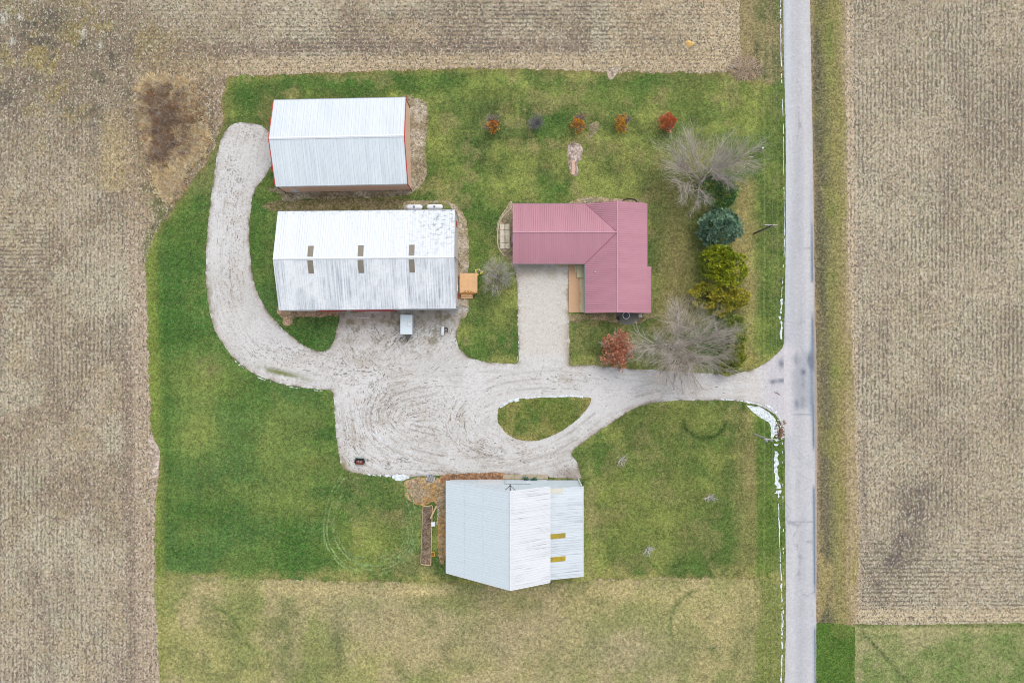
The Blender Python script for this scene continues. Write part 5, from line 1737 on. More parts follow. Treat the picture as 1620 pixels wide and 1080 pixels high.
evergreen('evergreen_tree', 'spreading yellowish green evergreen in the middle of the windbreak', 1130, 473, ((-2.2, .4, 2.2, 2.6, 1.9, 1.8), (1.0, .2, 2.6, 2.6, 2.2, 2.2), (3.2, -.2, 2.2, 2.2, 1.7, 1.6), (.8, -1.8, 2.2, 1.7, 1.4, 1.6)), OY, 53, 1600, 9, .48, .15, up=.5)
evergreen('evergreen_tree', 'green evergreen beside the big bare tree, right of its upper branches', 1152, 520, ((0, .4, 2.0, 1.9, 2.1, 1.9), (1.2, -1.0, 1.8, 1.4, 1.5, 1.5)), [K(92, 108, 38), K(80, 98, 36), K(108, 118, 42)], 59, 800, 9, .46, .15, up=.5)
evergreen('evergreen_tree', 'lowest evergreen of the windbreak, at the edge of the driveway', 1152, 569, ((0, .6, 1.9, 2.0, 2.2, 1.8), (1.2, 1.2, 1.9, 1.3, 1.4, 1.4), (-.4, -1.4, 1.5, 1.5, 1.2, 1.2)), [K(104, 112, 38), K(88, 100, 36), K(122, 126, 46)], 61, 900, 9, .46, .15, up=.5)


# leaf trees in autumn colour
def autumn_tree(name, label, px, py, h, rad, pal, seed, bare_az=None, nleaf=420, cols=GREYTWIG, group=None, shape=(1, 1), lsize=.26, cone=False):
    b = W(px, py, 0)
    t = thing(name, label, 'tree', (b.x, b.y, .03), 0, group)
    rs = random.Random(seed)
    limbs, twigs, trunk, leaves = MB(), MB(), MB(), MB()
    trunk.tube([(0, 0, -.1), (0, 0, h * .3), (0, 0, h * .62)], [rad * .05 + .03, rad * .04 + .02, .02], 6, True, tuple(cols[0] * .7))
    for i in range(18):
        az = 2 * math.pi * i / 18 + rs.uniform(-.25, .25); el = R(rs.uniform(12, 62))
        d = Vector((math.cos(az) * math.cos(el) * shape[0], math.sin(az) * math.cos(el) * shape[1], math.sin(el)))
        grow(limbs, twigs, rs, Vector((0, 0, h * rs.uniform(.15, .4))), d, rad * 1.0 * rs.uniform(.85, 1.15), .06, 0, 2, .6, (8, 6), .1, .2, cols, .5, .6)
    nleaf = int(nleaf * 1.5)
    for i in range(nleaf):
        az = rs.uniform(0, 2 * math.pi)
        if bare_az is not None:
            da = (math.degrees(az) - bare_az + 180) % 360 - 180
            if abs(da) < 92 and rs.random() < .93: continue
        el = R(rs.uniform(-5, 85))
        r = rad * (.35 + .65 * rs.random() ** .5) * (1 + .12 * math.sin(5 * az + seed) + .08 * math.sin(9 * az))
        d = Vector((math.cos(az) * math.cos(el) * shape[0], math.sin(az) * math.cos(el) * shape[1], math.sin(el)))
        p = Vector((0, 0, h * .32)) + Vector((d.x * r, d.y * r, d.z * (h * .66) * r / rad))
        tuft(leaves, rs, p, (d + Vector((0, 0, .4))).normalized(), 6, lsize, lsize * .55, pal, .9, .7)
    trunk.build('trunk', M_BARK, t); limbs.build('limbs', M_BARK, t); twigs.build('twigs', M_BARK, t); leaves.build('crown', M_LEAF, t)
    return t


ORG = [K(240, 164, 66), K(226, 130, 66), K(214, 118, 74), K(214, 184, 64)]
YLO = [K(252, 194, 54), K(246, 176, 58), K(230, 148, 66), K(240, 204, 80)]
RDO = [K(246, 140, 78), K(232, 118, 76), K(250, 166, 80), K(216, 112, 82)]
RED = [K(234, 160, 124), K(220, 140, 110), K(240, 180, 142), K(200, 134, 106)]
DARKTW = [K(120, 112, 116), K(140, 132, 138), K(166, 160, 168), K(172, 166, 176)]
TG = 'row of small young trees in the back lawn'
autumn_tree('red_tree', 'red leaved round tree at the edge of the driveway by the large bare tree', 973, 553, 5.6, 3.15, RED, 71, None, 620, WARMTWIG, None, (.92, 1.08), .36)
autumn_tree('young_tree', 'small orange tree with bare grey top, leftmost of the lawn row', 780, 199, 3.4, 1.5, ORG, 73, 110, 260, DARKTW, TG, (.85, 1.15))
autumn_tree('young_tree', 'small orange and yellow tree whose upper right half is bare, middle of the lawn row', 915, 198, 3.4, 1.55, YLO + ORG, 79, 70, 250, DARKTW, TG, (.9, 1.15))
autumn_tree('young_tree', 'small bright yellow and orange tree with bare grey right side', 983, 199, 3.4, 1.55, YLO, 83, 30, 260, DARKTW, TG, (.9, 1.1))
autumn_tree('young_tree', 'small red orange tree in full leaf, rightmost of the lawn row', 1053, 198, 3.4, 1.5, RDO, 89, None, 330, DARKTW, TG)
bare_tree('young_tree', 'small leafless grey tree, second in the lawn row', 848, 199, 2.8, 1.6, 20, 97, DARKTW, 'tree', TG, trunk_h=.5, elev=(30, 80), maxl=2, nch=(10, 8), trunk_r=.09)
bare_tree('bare_shrub', 'thin pale leafless shrub on bare ground right of the middle lawn tree', 940, 203, 1.6, 1.4, 8, 101, WARMTWIG, 'shrub', None, trunk_h=.25, elev=(15, 60), maxl=2, nch=(5, 4), trunk_r=.03)
SAP = 'leafless saplings in the lower right lawn'
PALETW = [K(214, 206, 204), K(226, 218, 218), K(238, 232, 232), K(240, 234, 234)]
for (px, py, lab, sd) in ((982, 726, 'pale leafless sapling nearest the driveway and barn front', 103), (1121, 784, 'pale leafless sapling nearest the road, in the right half of the lawn', 107), (1024, 865, 'pale leafless sapling at the bottom of the lawn right of the barn', 109)):
    bare_tree('sapling', lab, px, py, 2.6, 1.25, 7, sd, PALETW, 'tree', SAP, trunk_h=.6, elev=(10, 70), maxl=2, nch=(6, 5), trunk_r=.11)
for (px, py, lab, sd) in ((830.5, 757, 'dark green shrub against the barn front, left one', 111), (844, 757.5, 'dark green shrub against the barn front, right one', 113), (918.5, 765, 'green weedy shrub at the front corner of the lean-to', 117)):
    evergreen('shrub', lab, px, py, ((0, 0, .45, .6, .42, .5),), [K(60, 112, 98), K(52, 96, 80)] if sd < 115 else [K(84, 112, 60), K(70, 96, 50)], sd, 60, 7, .22, .09, cat='shrub')
evergreen('shrub', 'yellow leaved shrub at the corner of the wooden deck', 757, 431, ((0, 0, .4, .6, .45, .5),), [K(196, 184, 80), K(176, 164, 72)], 119, 60, 7, .22, .09, cat='shrub')


# ------------------------------------------------------------------ brush lot, tall dry grass, brush pile
def brush_lot():
    rs = random.Random(7)
    P = toW([(222, 128), (300, 124), (312, 140), (318, 190), (334, 215), (322, 245), (296, 270), (284, 310), (262, 318), (244, 290), (236, 240), (222, 190)])
    P = smooth_loop(P, 1.0)
    tw, gs = MB(), MB()
    x0, y0 = P.min(0); x1, y1 = P.max(0)
    dark = [K(176, 152, 128), K(190, 168, 146), K(204, 184, 162), K(150, 126, 108), K(210, 202, 196)]
    rust = [K(176, 128, 96), K(190, 150, 110)]
    straw = [K(232, 214, 172), K(218, 198, 160), K(236, 212, 156), K(210, 190, 158), K(242, 222, 180), K(226, 190, 130), K(190, 168, 146)]
    n = 0
    while n < 3600:
        x, y = rs.uniform(x0, x1), rs.uniform(y0, y1)
        if not inside(P, np.array([x]), np.array([y]))[0]: continue
        n += 1
        px, py = px_of(x, y)
        woody = fbm(np.array([x]), np.array([y]), 2.0, 77, 4, .7)[0] + .25 * math.exp(-(((px - 262) / 26) ** 2 + ((py - 205) / 60) ** 2)) - (.2 if py > 262 else 0) - (.16 if px > 305 and py > 200 else 0) - (.25 if py < 136 else 0)
        b = Vector((x, y, 0))
        if woody > .58 + rs.gauss(0, .11):
            pal = dark if rs.random() < .62 else rust
            h = rs.uniform(.6, 2.0)
            for k in range(3):
                d = rnd_dir(rs); d.z = abs(d.z) + .35; d.normalize()
                p1 = b + d * h * .5; p2 = p1 + (d + rnd_dir(rs) * .6).normalized() * h * .5
                c = tuple(np.array(pal[rs.randrange(len(pal))]) * rs.uniform(.7, 1.2))
                tw.tube([b, p1, p2], [.03, .022, .01], 3, False, c)
                for j in range(3):
                    dd = (d + rnd_dir(rs)).normalized()
                    tw.tube([p1, p1 + dd * h * .4], [.016, .008], 3, False, c)
        else:
            h = rs.uniform(.5, 1.3); lean = rnd_dir(rs); lean.z = 0
            pal = straw
            c0 = np.array(pal[rs.randrange(len(pal))])
            for k in range(7):
                o = b + Vector((rs.uniform(-.2, .2), rs.uniform(-.2, .2), 0))
                d = (Vector((0, 0, .7)) + lean * .7 + rnd_dir(rs) * .5).normalized()
                s = d.cross(Vector((0, 0, 1))).normalized() * rs.uniform(.02, .05)
                p1 = o + d * h * .6; p2 = p1 + (d + lean * .8 - Vector((0, 0, .7))).normalized() * h * .5
                c = tuple(c0 * rs.uniform(.8, 1.2))
                gs.add([o - s, o + s, p1 + s, p1 - s, p2], [(0, 1, 2, 3), (3, 2, 4)], c)
    o = tw.build('brush', M_BARK); tag(o, kind='stuff')
    o = gs.build('tall_dry_grass', M_STRAW); tag(o, kind='stuff')


brush_lot()


def brush_pile():
    b = W(1179, 108, 0)
    t = tag(None, None) if False else None
    rs = random.Random(5)
    m = MB()
    pal = [K(222, 202, 176), K(190, 168, 148), K(236, 210, 166), K(160, 140, 124), K(214, 190, 170)]
    for i in range(760):
        a = rs.uniform(0, 2 * math.pi); r = rs.random() ** .6
        p = Vector((math.cos(a) * r * 3.2, math.sin(a) * r * 2.3, (1 - r) * rs.uniform(.1, 1.1) + .05))
        d = Vector((math.cos(a), math.sin(a), -.1)) + rnd_dir(rs) * .8; d.z *= .35; d.normalize()
        ln = rs.uniform(.4, 1.4)
        m.tube([p - d * ln * .5, p + d * ln * .5 + rnd_dir(rs) * .1], [.03, .012], 3, False, tuple(pal[rs.randrange(5)] * rs.uniform(.8, 1.2)))
    for k in range(3):
        m.tube([(-3.4, -.3 + .25 * k, .25), (-1.0, .35 + .2 * k, .5)], [.07, .06], 6, True, tuple(K(206, 192, 172)))
    o = m.build('brush_pile', M_BARK)
    o.location = (b.x, b.y, .02)
    tag(o, 'pile of cut branches and dead stalks at the top lawn corner near the road', 'brush pile')


brush_pile()


def heap(name, px, py, rx, ry, h, mat, label, cat, seed):
    b = W(px, py, 0)
    m = MB(); n = 18; rings = 6
    vs = []; fs = []
    for j in range(rings):
        f = j / rings
        for i in range(n):
            a = 2 * math.pi * i / n
            k = 1 + .18 * math.sin(3 * a + seed) + .1 * math.sin(5 * a)
            vs.append((math.cos(a) * rx * (1 - f) * k, math.sin(a) * ry * (1 - f) * k, h * math.sin(f * math.pi / 2)))
    vs.append((0, 0, h))
    for j in range(rings - 1):
        for i in range(n):
            fs.append((j * n + i, j * n + (i + 1) % n, (j + 1) * n + (i + 1) % n, (j + 1) * n + i))
    for i in range(n):
        fs.append(((rings - 1) * n + i, (rings - 1) * n + (i + 1) % n, len(vs) - 1))
    m.add(vs, fs)
    o = m.build(name, mat, None, True); o.location = (b.x, b.y, 0)
    return tag(o, label, cat)


def mat_grain():
    t = NT('yellow_grain', .9, .1); p = t.coord('Object')
    n = t.noise(p, 5, 8, .8)
    t.bump(n, .6, .1)
    return t.base(t.mix(t.remap(n, .35, .65, 0, 1), K4(206, 158, 84), K4(246, 212, 140)))


heap('grain_heap', 1091, 69.5, .75, .6, .35, mat_grain(), 'small bright yellow heap of grain on the north field', 'heap', 1)

# ------------------------------------------------------------------ small things
def propane(px, py, label):
    b = W(px, py, 1.1)
    t = thing('propane_tank', label, 'propane tank', (b.x, b.y, .04), R(.6), 'propane tanks behind the pole barn')
    m = MB()
    L, r = 3.0, .48
    prof = [(-L / 2, 0.02), (-L / 2 + .06, .2), (-L / 2 + .16, .34), (-L / 2 + .34, .44), (-L / 2 + .5, r), (L / 2 - .5, r), (L / 2 - .34, .44), (L / 2 - .16, .34), (L / 2 - .06, .2), (L / 2, .02)]
    m.tube([(x, 0, .78) for x, _ in prof], [q for _, q in prof], 20)
    m.build('tank', M_WHITE, t, True)
    m = MB(); m.tube([(0, 0, 1.22), (0, 0, 1.38), (0, 0, 1.46)], [.19, .19, .12], 14); o = m.build('valve_dome', mat_plain('tank_dome', (132, 146, 164), .4, .1), t)
    for sx in (-.9, .9):
        m = MB(); m.box(sx - .12, -.32, 0, sx + .12, .32, .36, .02); m.build('leg', M_CONC, t)
    return t


propane(655.2, 327.4, 'white propane tank behind the pole barn, left of the pair')
propane(687.4, 327.0, 'white propane tank behind the pole barn, right of the pair, nearest the barn corner')


def trailer():
    b = W(644.3, 513.5, 1.2)
    t = thing('cargo_trailer', 'small white enclosed cargo trailer parked in front of the pole barn', 'trailer', (b.x, b.y, .045), R(-.6))
    w, l, z0, z1 = 1.05, 1.72, .45, 2.3
    m = MB(); m.box(-w, -l, z0, w, l, z1 - .12, .05); m.build('body', mat_plain('trailer_side', (206, 214, 220), .4, .05), t)
    m = MB(); m.box(-w - .03, -l - .03, z1 - .118, w + .03, l + .03, z1, .04)
    m.build('roof', mat_plain('trailer_roof', (222, 234, 240), .4, .05, dirt=None), t)
    m = MB(); m.box(.2, -.3, z1 + .002, .85, .45, z1 + .14, .04); m.build('roof_vent', M_WHITE, t)
    for sx in (-1, 1):
        m = MB(); x = sx * (w + .1)
        m.tube([(x - .1, 0, .34), (x + .1, 0, .34)], .34, 16); wo_ = m.build('wheel', M_DARK, t)
        m = MB(); m.tube([(x - .115, 0, .34), (x + .115, 0, .34)], .18, 12); m.build('rim', M_GREY, wo_)
        m = MB(); m.box(min(sx * (w + .004), sx * (w + .22)), -.5, .72, max(sx * (w + .004), sx * (w + .22)), .5, .78); m.build('fender', M_GREY, t)
    m = MB(); m.tube([(-.6, -l, .42), (0, -l - 1.0, .45)], .05, 6); m.tube([(.6, -l, .42), (0, -l - 1.0, .45)], .05, 6); m.tube([(0, -l - 1.0, .45), (0, -l - 1.25, .5)], .06, 6)
    m.tube([(0, -l - .75, 0), (0, -l - .75, .95)], .05, 6); m.build('tongue', M_DARK, t)
    m = MB(); m.box(-.95, l + .004, z0 + .08, .95, l + .05, z1 - .2, .01); o = m.build('door', M_WHITE, t)
    m = MB(); m.box(.5, l + .052, 1.2, .8, l + .1, 1.25); m.build('handle', M_DARK, o)
    m = MB(); m.box(-.9, -l + .2, z0 - .1, .9, l - .2, z0 - .004); m.build('frame', M_DARK, t)


trailer()


def fuel_tank():
    b = W(700, 523, .9)
    t = thing('fuel_tank', 'slim white cylinder tank with a dark frame on the gravel near the barn corner', 'tank', (b.x, b.y, .045), R(-3))
    m = MB(); m.tube([(0, -.8, .7), (0, -.74, .7), (0, .74, .7), (0, .8, .7)], [.22, .31, .31, .22], 16); m.build('tank', M_WHITE, t, True)
    m = MB()
    for y in (-.5, .5):
        m.box(-.25, y - .05, 0, .25, y + .05, .42)
    for y in (-.3, 0, .3, .55):
        m.tube([(.3, y, .5), (.85, y + .05, .55)], .045, 5)
    m.tube([(.85, -.3, .3), (.9, .6, .55)], .05, 5); m.tube([(.3, -.3, .06), (.3, .55, .9)], .05, 5)
    m.build('frame', M_DARK, t)
    m = MB()
    pts = [(.6 + .28 * math.cos(a), .25 + .28 * math.sin(a), .7) for a in np.linspace(0, 2 * math.pi, 14)]
    m.tube(pts, .035, 5); m.build('hose', mat_plain('black_hose', (60, 60, 66), .6, .2), t)


fuel_tank()


def deck():
    a = W(727, 432, .9); c = W(755.3, 464, .9)
    t = thing('wooden_deck', 'orange tan wooden deck at the right end of the white pole barn', 'deck', ((a.x + c.x) / 2, (a.y + c.y) / 2, .03))
    w = (c.x - a.x) / 2; l = (a.y - c.y) / 2
    tt = NT('deck_boards', .8, .2); p = tt.coord('Object'); x, y, z = tt.sep(p)
    g = tt.math('PINGPONG', tt.math('ADD', x, 50.0), .07)
    n = tt.noise(p, 1.4, 6, .7)
    cc = tt.scale(K4(238, 192, 142), tt.math('MULTIPLY', tt.remap(g, 0, .02, .82, 1), tt.remap(n, .3, .7, .92, 1.08)))
    cc = tt.mix(tt.remap(tt.noise(tt.mapping(p, loc=(3, 8, 0)), 1.9, 7, .7), .62, .68, 0, .8), cc, K4(150, 92, 46))
    mt = tt.base(cc)
    m = MB(); m.box(-w, -l, .78, w, l, .9, .02); m.build('platform', mt, t)
    for sx in (-w + .1, w - .1):
        for sy in (-l + .1, 0, l - .1):
            m = MB(); m.box(sx - .07, sy - .07, 0, sx + .07, sy + .07, .777); m.build('post', M_WOOD, t)
    m = MB()
    for k in range(3):
        m.box(-w + .2, -l - .3 * (k + 1), .68 - .22 * k - .05, w - .9, -l - .3 * k - .01, .68 - .22 * k)
    m.build('steps', mt, t)
    # rusty leaves along the lower edge
    rs = random.Random(3); m = MB()
    for i in range(240):
        px = rs.gauss(0, w * .5); py = -l + abs(rs.gauss(0, .25)) - .1
        d = rnd_dir(rs); d.z *= .2; s = d.cross(Vector((0, 0, 1))).normalized()
        leaf_quad(m, Vector((max(-w, min(w, px)), py, .91)), d.normalized(), s, .16, .1, tuple(K(168, 112, 48) * rs.uniform(.6, 1.3)))
    o = m.build('fallen_leaves', M_LEAF); o.location = t.location
    tag(o, kind='stuff')


deck()


def patio():
    t = NT('stained_concrete', .85, .2); p = t.coord('Object'); x, y, z = t.sep(p)
    n = t.noise(t.mapping(p, loc=(2, 5, 0)), .9, 5, .6)
    edge = t.math('ADD', x, t.math('MULTIPLY', t.math('SUBTRACT', n, .5), 1.1))
    fac = t.remap(edge, .5, .56, 0, 1)
    f = t.remap(t.noise(p, 4, 6, .7), .3, .7, .93, 1.07)
    c = t.scale(t.mix(fac, K4(208, 170, 134), K4(222, 206, 170)), f)
    mt = t.base(c)
    a = W(899.5, 418, .2); b = W(927, 494, .2)
    w, l = (b.x - a.x) / 2, (a.y - b.y) / 2
    m = MB(); m.box(-w, -l, 0, w, l, .18, .02)
    o = m.build('patio', mt); o.location = ((a.x + b.x) / 2, (a.y + b.y) / 2, .03); o['kind'] = 'structure'
    # door landing and two steps
    q = W(919, 429.5, .3)
    m = MB(); m.box(-.75, -1.15, .18, .95, 1.2, .5, .02); m.box(-1.1, -.2, .18, -.76, 1.2, .33, .02)
    o = m.build('doorstep', mat_plain('step_concrete', (206, 200, 164), .85, .1)); o.location = (q.x, q.y, .032)
    tag(o, 'pale concrete doorstep against the house wall, at the top of the patio', 'doorstep')
    q = W(891, 419.5, .1)
    m = MB(); m.box(-.95, -.3, 0, .9, .3, .1, .01); o = m.build('concrete_pad', M_CONC); o.location = (q.x, q.y, .045)
    tag(o, 'narrow pale concrete pad beside the garage front', 'concrete pad')


patio()


def tub():
    b = W(990, 500, .5)
    m = MB(); m.tube([(0, 0, 0), (0, 0, .04)], [1.75, 1.7], 20)
    o = m.build('gravel_pad', mat_plain('dark_pad', (124, 122, 116), .9, .2, 4.0)); o.location = (b.x + .4, b.y + .1, .037); o.scale = (1.25, .95, 1); o['kind'] = 'structure'
    t = thing('round_tub', 'dark round tub with white rim beside the lower wall of the house', 'tub', (b.x + .05, b.y + .12, .08))
    m = MB(); m.tube([(0, 0, 0), (0, 0, .5)], [.5, .54], 24, True); m.build('basin', mat_plain('dark_blue_plastic', (58, 66, 80), .4, .1), t, False)
    m = MB(); m.tube([(.6 * math.cos(a), .6 * math.sin(a), .54) for a in np.linspace(0, 2 * math.pi, 25)], .07, 6, False); m.build('rim', M_WHITE, t, True)
    m = MB(); m.tube([(.22 * math.cos(a) + .05, .22 * math.sin(a), .54) for a in np.linspace(-1.5, 2.6, 12)], .035, 5, False); m.build('handle', M_GREY, t, True)
    q = W(1013, 499, .3)
    m = MB(); rs = random.Random(2); m.box(-.32, -.35, 0, .32, .35, .4, .1); o = m.build('white_stone', mat_plain('pale_stone', (224, 222, 216), .9, .08)); o.location = (q.x, q.y, .03)
    tag(o, 'white block of stone right of the dark round tub', 'stone')
    q = W(978, 503, .2); m = MB()
    for k in range(60):
        d = rnd_dir(rs); d.z = abs(d.z); m.tube([(0, 0, 0), d * rs.uniform(.3, .7)], [.02, .01], 3, False, tuple(K(70, 66, 62)))
    o = m.build('dead_shrub', M_BARK); o.location = (q.x, q.y, .03); tag(o, 'small dark dead shrub left of the round tub', 'shrub')


tub()


def window_well():
    b = W(996, 321, .2)
    m = MB(); m.tube([(1.35 * math.cos(a), .65 * math.sin(a), .22) for a in np.linspace(0, math.pi, 15)], .07, 6)
    m.tube([(1.35 * math.cos(a), .65 * math.sin(a), .08) for a in np.linspace(0, math.pi, 15)], .07, 6)
    o = m.build('window_well', mat_plain('rusty_dark', (84, 70, 64), .7, .2)); o.location = (b.x, b.y + .15, .02)
    tag(o, 'dark curved window well rim at the top edge of the house', 'window well')
    b = W(934, 317, .2); rs = random.Random(9); m = MB()
    for i in range(150):
        p = Vector((rs.gauss(0, .7), rs.gauss(0, .3), .1)); d = rnd_dir(rs); d.z = abs(d.z)
        m.tube([(0, 0, 0), p, p + d * rs.uniform(.2, .5)], [.015, .03, .012], 3, False, tuple(K(222, 210, 180) * rs.uniform(.8, 1.1)))
    o = m.build('dry_plant', M_STRAW); o.location = (b.x, b.y, .02); tag(o, 'clump of pale dried stalks at the top edge of the house roof', 'plant')


window_well()


def slab_walk():
    """two rows of pale slabs beside the west gable"""
    b = W(799.2, 374, .2)
    t = thing('slab_walk', 'two rows of pale square slabs beside the left gable of the house', 'slabs', (b.x, b.y, .05), R(.5))
    mt = mat_plain('pale_slab', (234, 224, 202), .9, .12, 2.0, dirt=(184, 164, 128))
    for sx in (-.5, .42):
        for k in range(4):
            m = MB(); w = .4
            m.box(sx - w, -2.25 + k * 1.14, 0, sx + w, -2.25 + k * 1.14 + 1.08, .2, .03); m.build('slab', mt, t)
    m = MB(); m.box(-.07, -2.3, .0, -.005, 2.35, .16); m.build('joint', mat_plain('brown_joint', (140, 112, 84), .9, .2), t)
    # curved pale edging around the bed
    P = smooth_open(toW([(810, 329), (800, 338), (790, 352), (787, 375), (789, 392), (797, 404)]), .3)
    m = MB(); m.tube([(p[0], p[1], .1) for p in P], .1, 6); o = m.build('edging', mat_plain('pale_edging', (206, 194, 166), .9, .15)); tag(o, 'curved pale stone edging around the bed left of the house', 'edging')


slab_walk()


def garden():
    a, b, c, d = [W(*p, .2) for p in ((669, 801), (684, 799), (681.5, 894), (665.5, 892))]
    cx = (a + c) / 2
    t = thing('garden_bed', 'long raised garden bed framed in pale timber, left of the barn', 'garden bed', (cx.x, cx.y, .04))
    for p, q in ((a, b), (b, c), (c, d), (d, a)):
        m = MB(); e = q - p
        M = Matrix.Translation((p.x - cx.x, p.y - cx.y, 0)) @ Vector((e.x, e.y, 0)).to_track_quat('X', 'Z').to_matrix().to_4x4()
        m.box(.07, -.07, 0, e.length - .07, .07, .26, .01, M=M); m.build('timber', M_PALEWOOD if p is not d else M_WOOD, t)
    # dead plants in the bed
    rs = random.Random(12); m = MB()
    for i in range(420):
        f = rs.random(); x0 = (d.x + (a.x - d.x) * f - cx.x); x1 = (c.x + (b.x - c.x) * f - cx.x)
        x = x0 + (x1 - x0) * rs.uniform(.12, .88); y = c.y + (a.y - c.y) * f - cx.y
        dd = rnd_dir(rs); dd.z = abs(dd.z) * .5
        m.tube([(x, y, .08), Vector((x, y, .1)) + dd * rs.uniform(.15, .45)], [.025, .01], 3, False, tuple([K(168, 146, 122), K(120, 104, 92), K(190, 166, 120), K(96, 84, 76)][rs.randrange(4)]))
    o = m.build('dead_stalks', M_BARK); o.location = (cx.x, cx.y, .04); o['kind'] = 'stuff'
    # leaning board
    p = W(690.5, 800, .4); q = W(681, 819.5, .35); e = q - p
    m = MB(); M = Matrix.Rotation(0, 4, 'Z') @ e.to_track_quat('X', 'Z').to_matrix().to_4x4(); m.box(0, -.14, -.04, e.length, .14, .04, .01, M=M)
    o = m.build('wooden_board', M_PALEWOOD); o.location = p; tag(o, 'pale wooden board lying slanted at the top of the garden bed', 'board')
    # white lidded box
    b1 = W(685.5, 828.5, .4)
    t2 = thing('white_box', 'small white lidded box beside the garden bed', 'box', (b1.x, b1.y, .04), R(3))
    m = MB(); m.box(-.32, -.35, 0, .32, .35, .5, .03); m.build('body', mat_plain('box_side', (200, 204, 206), .5, .06), t2)
    m = MB(); m.box(-.36, -.39, .503, .36, .39, .58, .03); m.build('lid', M_WHITE, t2)
    b1 = W(684.7, 876.5, .4)
    t2 = thing('yellow_crate', 'small yellow crate beside the lower part of the garden bed', 'crate', (b1.x, b1.y, .04), R(2))
    my = mat_plain('yellow_plastic', (214, 172, 66), .5, .1)
    m = MB(); m.box(-.33, -.42, 0, .33, .42, .06); m.build('base', my, t2)
    m = MB(); m.box(-.33, -.42, .063, -.26, .42, .42); m.box(.26, -.42, .063, .33, .42, .42); m.box(-.257, -.42, .063, .257, -.35, .42); m.box(-.257, .35, .063, .257, .42, .42); m.build('side', my, t2)
    m = MB(); m.box(-.2, -.25, .065, .18, .2, .3, .06); m.build('contents', mat_plain('brown_stuff', (150, 108, 50), .8, .3, 6.0), t2)
    # stones along the bed's upper right
    rs = random.Random(4)
    for i, (px, py) in enumerate(((693, 806), (693.5, 811), (693, 816), (692.5, 821), (691, 826))):
        pass
    m = MB()
    for i in range(46):
        f = rs.random(); px = 693.5 - 2 * f + rs.gauss(0, .8); py = 800 + 29 * f
        q = W(px, py, .1); r = rs.uniform(.06, .13)
        m.box(q.x - r, q.y - r * .8, .03, q.x + r, q.y + r * .8, .06 + r, r * .5)
    o = m.build('stone_edging', mat_plain('stones', (196, 190, 176), .9, .2, 5.0)); tag(o, 'row of small stones along the right side of the slanted board', 'stones')


garden()


def pallet():
    b = W(681.3, 756.6, .2)
    t = thing('pallet', 'grey slatted pallet lying at the driveway edge left of the barn', 'pallet', (b.x, b.y, .06), R(-16))
    for k in range(4):
        m = MB(); x = -.54 + k * .36; m.box(x - .12, -.55, .1, x + .12, .55, .14, .005); m.build('slat', mat_plain('grey_slat', (150, 156, 166), .8, .15) if k == 0 else bpy.data.materials['grey_slat'], t)
    for y in (-.45, 0, .45):
        m = MB(); m.box(-.7, y - .05, 0, .7, y + .05, .097); m.build('bearer', M_WOOD, t)
    m = MB(); m.box(-.74, -.6, .1, -.69, .6, .16); m.box(.69, -.6, .1, .74, .6, .16); m.build('end_board', M_WHITE, t)


pallet()


def cart():
    b = W(568.8, 729, .6)
    t = thing('utility_cart', 'small dark cart with rusty brown bed on the gravel by the lawn corner', 'cart', (b.x, b.y, .045), R(-4))
    mr = mat_plain('rusty_brown', (126, 70, 54), .7, .25, 5.0)
    md = mat_plain('cart_black', (40, 36, 36), .5, .2)
    m = MB(); m.box(-.72, -.5, .35, .72, .55, .42); m.build('bed', md, t)
    m = MB(); m.box(-.72, -.62, .424, .72, -.5, .7); m.build('tailgate', mr, t)
    for sx in (-1, 1):
        m = MB(); m.box(min(sx * .66, sx * .74), -.497, .424, max(sx * .66, sx * .74), .52, .72); m.build('side_panel', md, t)
        m = MB(); m.tube([(sx * .78, -.1, .28), (sx * .92, -.1, .28)], .28, 14); w_ = m.build('wheel', md, t)
        m = MB(); m.tube([(sx * .77, -.1, .28), (sx * .93, -.1, .28)], .12, 10); m.build('rim', M_GREY, w_)
    m = MB(); m.box(-.64, -.45, .425, .6, .05, .52, .03); m.build('load', mr, t)
    m = MB(); m.box(-.3, -.15, .525, -.05, -.05, .6, .02); m.box(.2, -.2, .525, .32, .0, .6, .02); m.build('tools', M_WHITE, t)
    m = MB(); m.box(-.72, .553, .4, .72, .66, .8, .02); m.build('front_panel', mat_plain('pale_green_paint', (150, 176, 172), .5, .1), t)
    m = MB(); m.tube([(.72, .4, .4), (1.2, .3, .35), (1.6, .1, .3)], .045, 6); m.tube([(1.2, .3, .35), (1.5, .45, .34)], .04, 6); m.build('drawbar', mat_plain('teal_metal', (96, 130, 126), .5, .1), t)


cart()


def walk():
    m = MB()
    for k in range(4):
        a = W(796 + k * 17.8, 750, .05); b = W(796 + (k + 1) * 17.8 - .4, 757.5, .05)
        m.box(a.x, b.y, 0, b.x, a.y, .07, .01)
    o = m.build('path', mat_plain('old_concrete', (184, 170, 148), .9, .15, 2.5, dirt=(142, 132, 92))); o.location.z = .05; o['kind'] = 'structure'
    b = W(906.8, 265, .1)
    m = MB(); m.box(-.28, -1.3, 0, .28, 1.3, .08, .01); o = m.build('paving_slab', mat_plain('pink_slab', (214, 178, 156), .9, .12, 3.0)); o.location = (b.x, b.y, .04)
    tag(o, 'narrow pinkish stone slab at the lower end of the gravel patch in the back lawn', 'slab')


walk()


# ---- poles, wires, marker
M_POLE = mat_plain('pole_wood', (112, 100, 90), .9, .2, 3.0)
M_ARM = mat_plain('arm_wood', (196, 192, 186), .8, .1, 4.0)


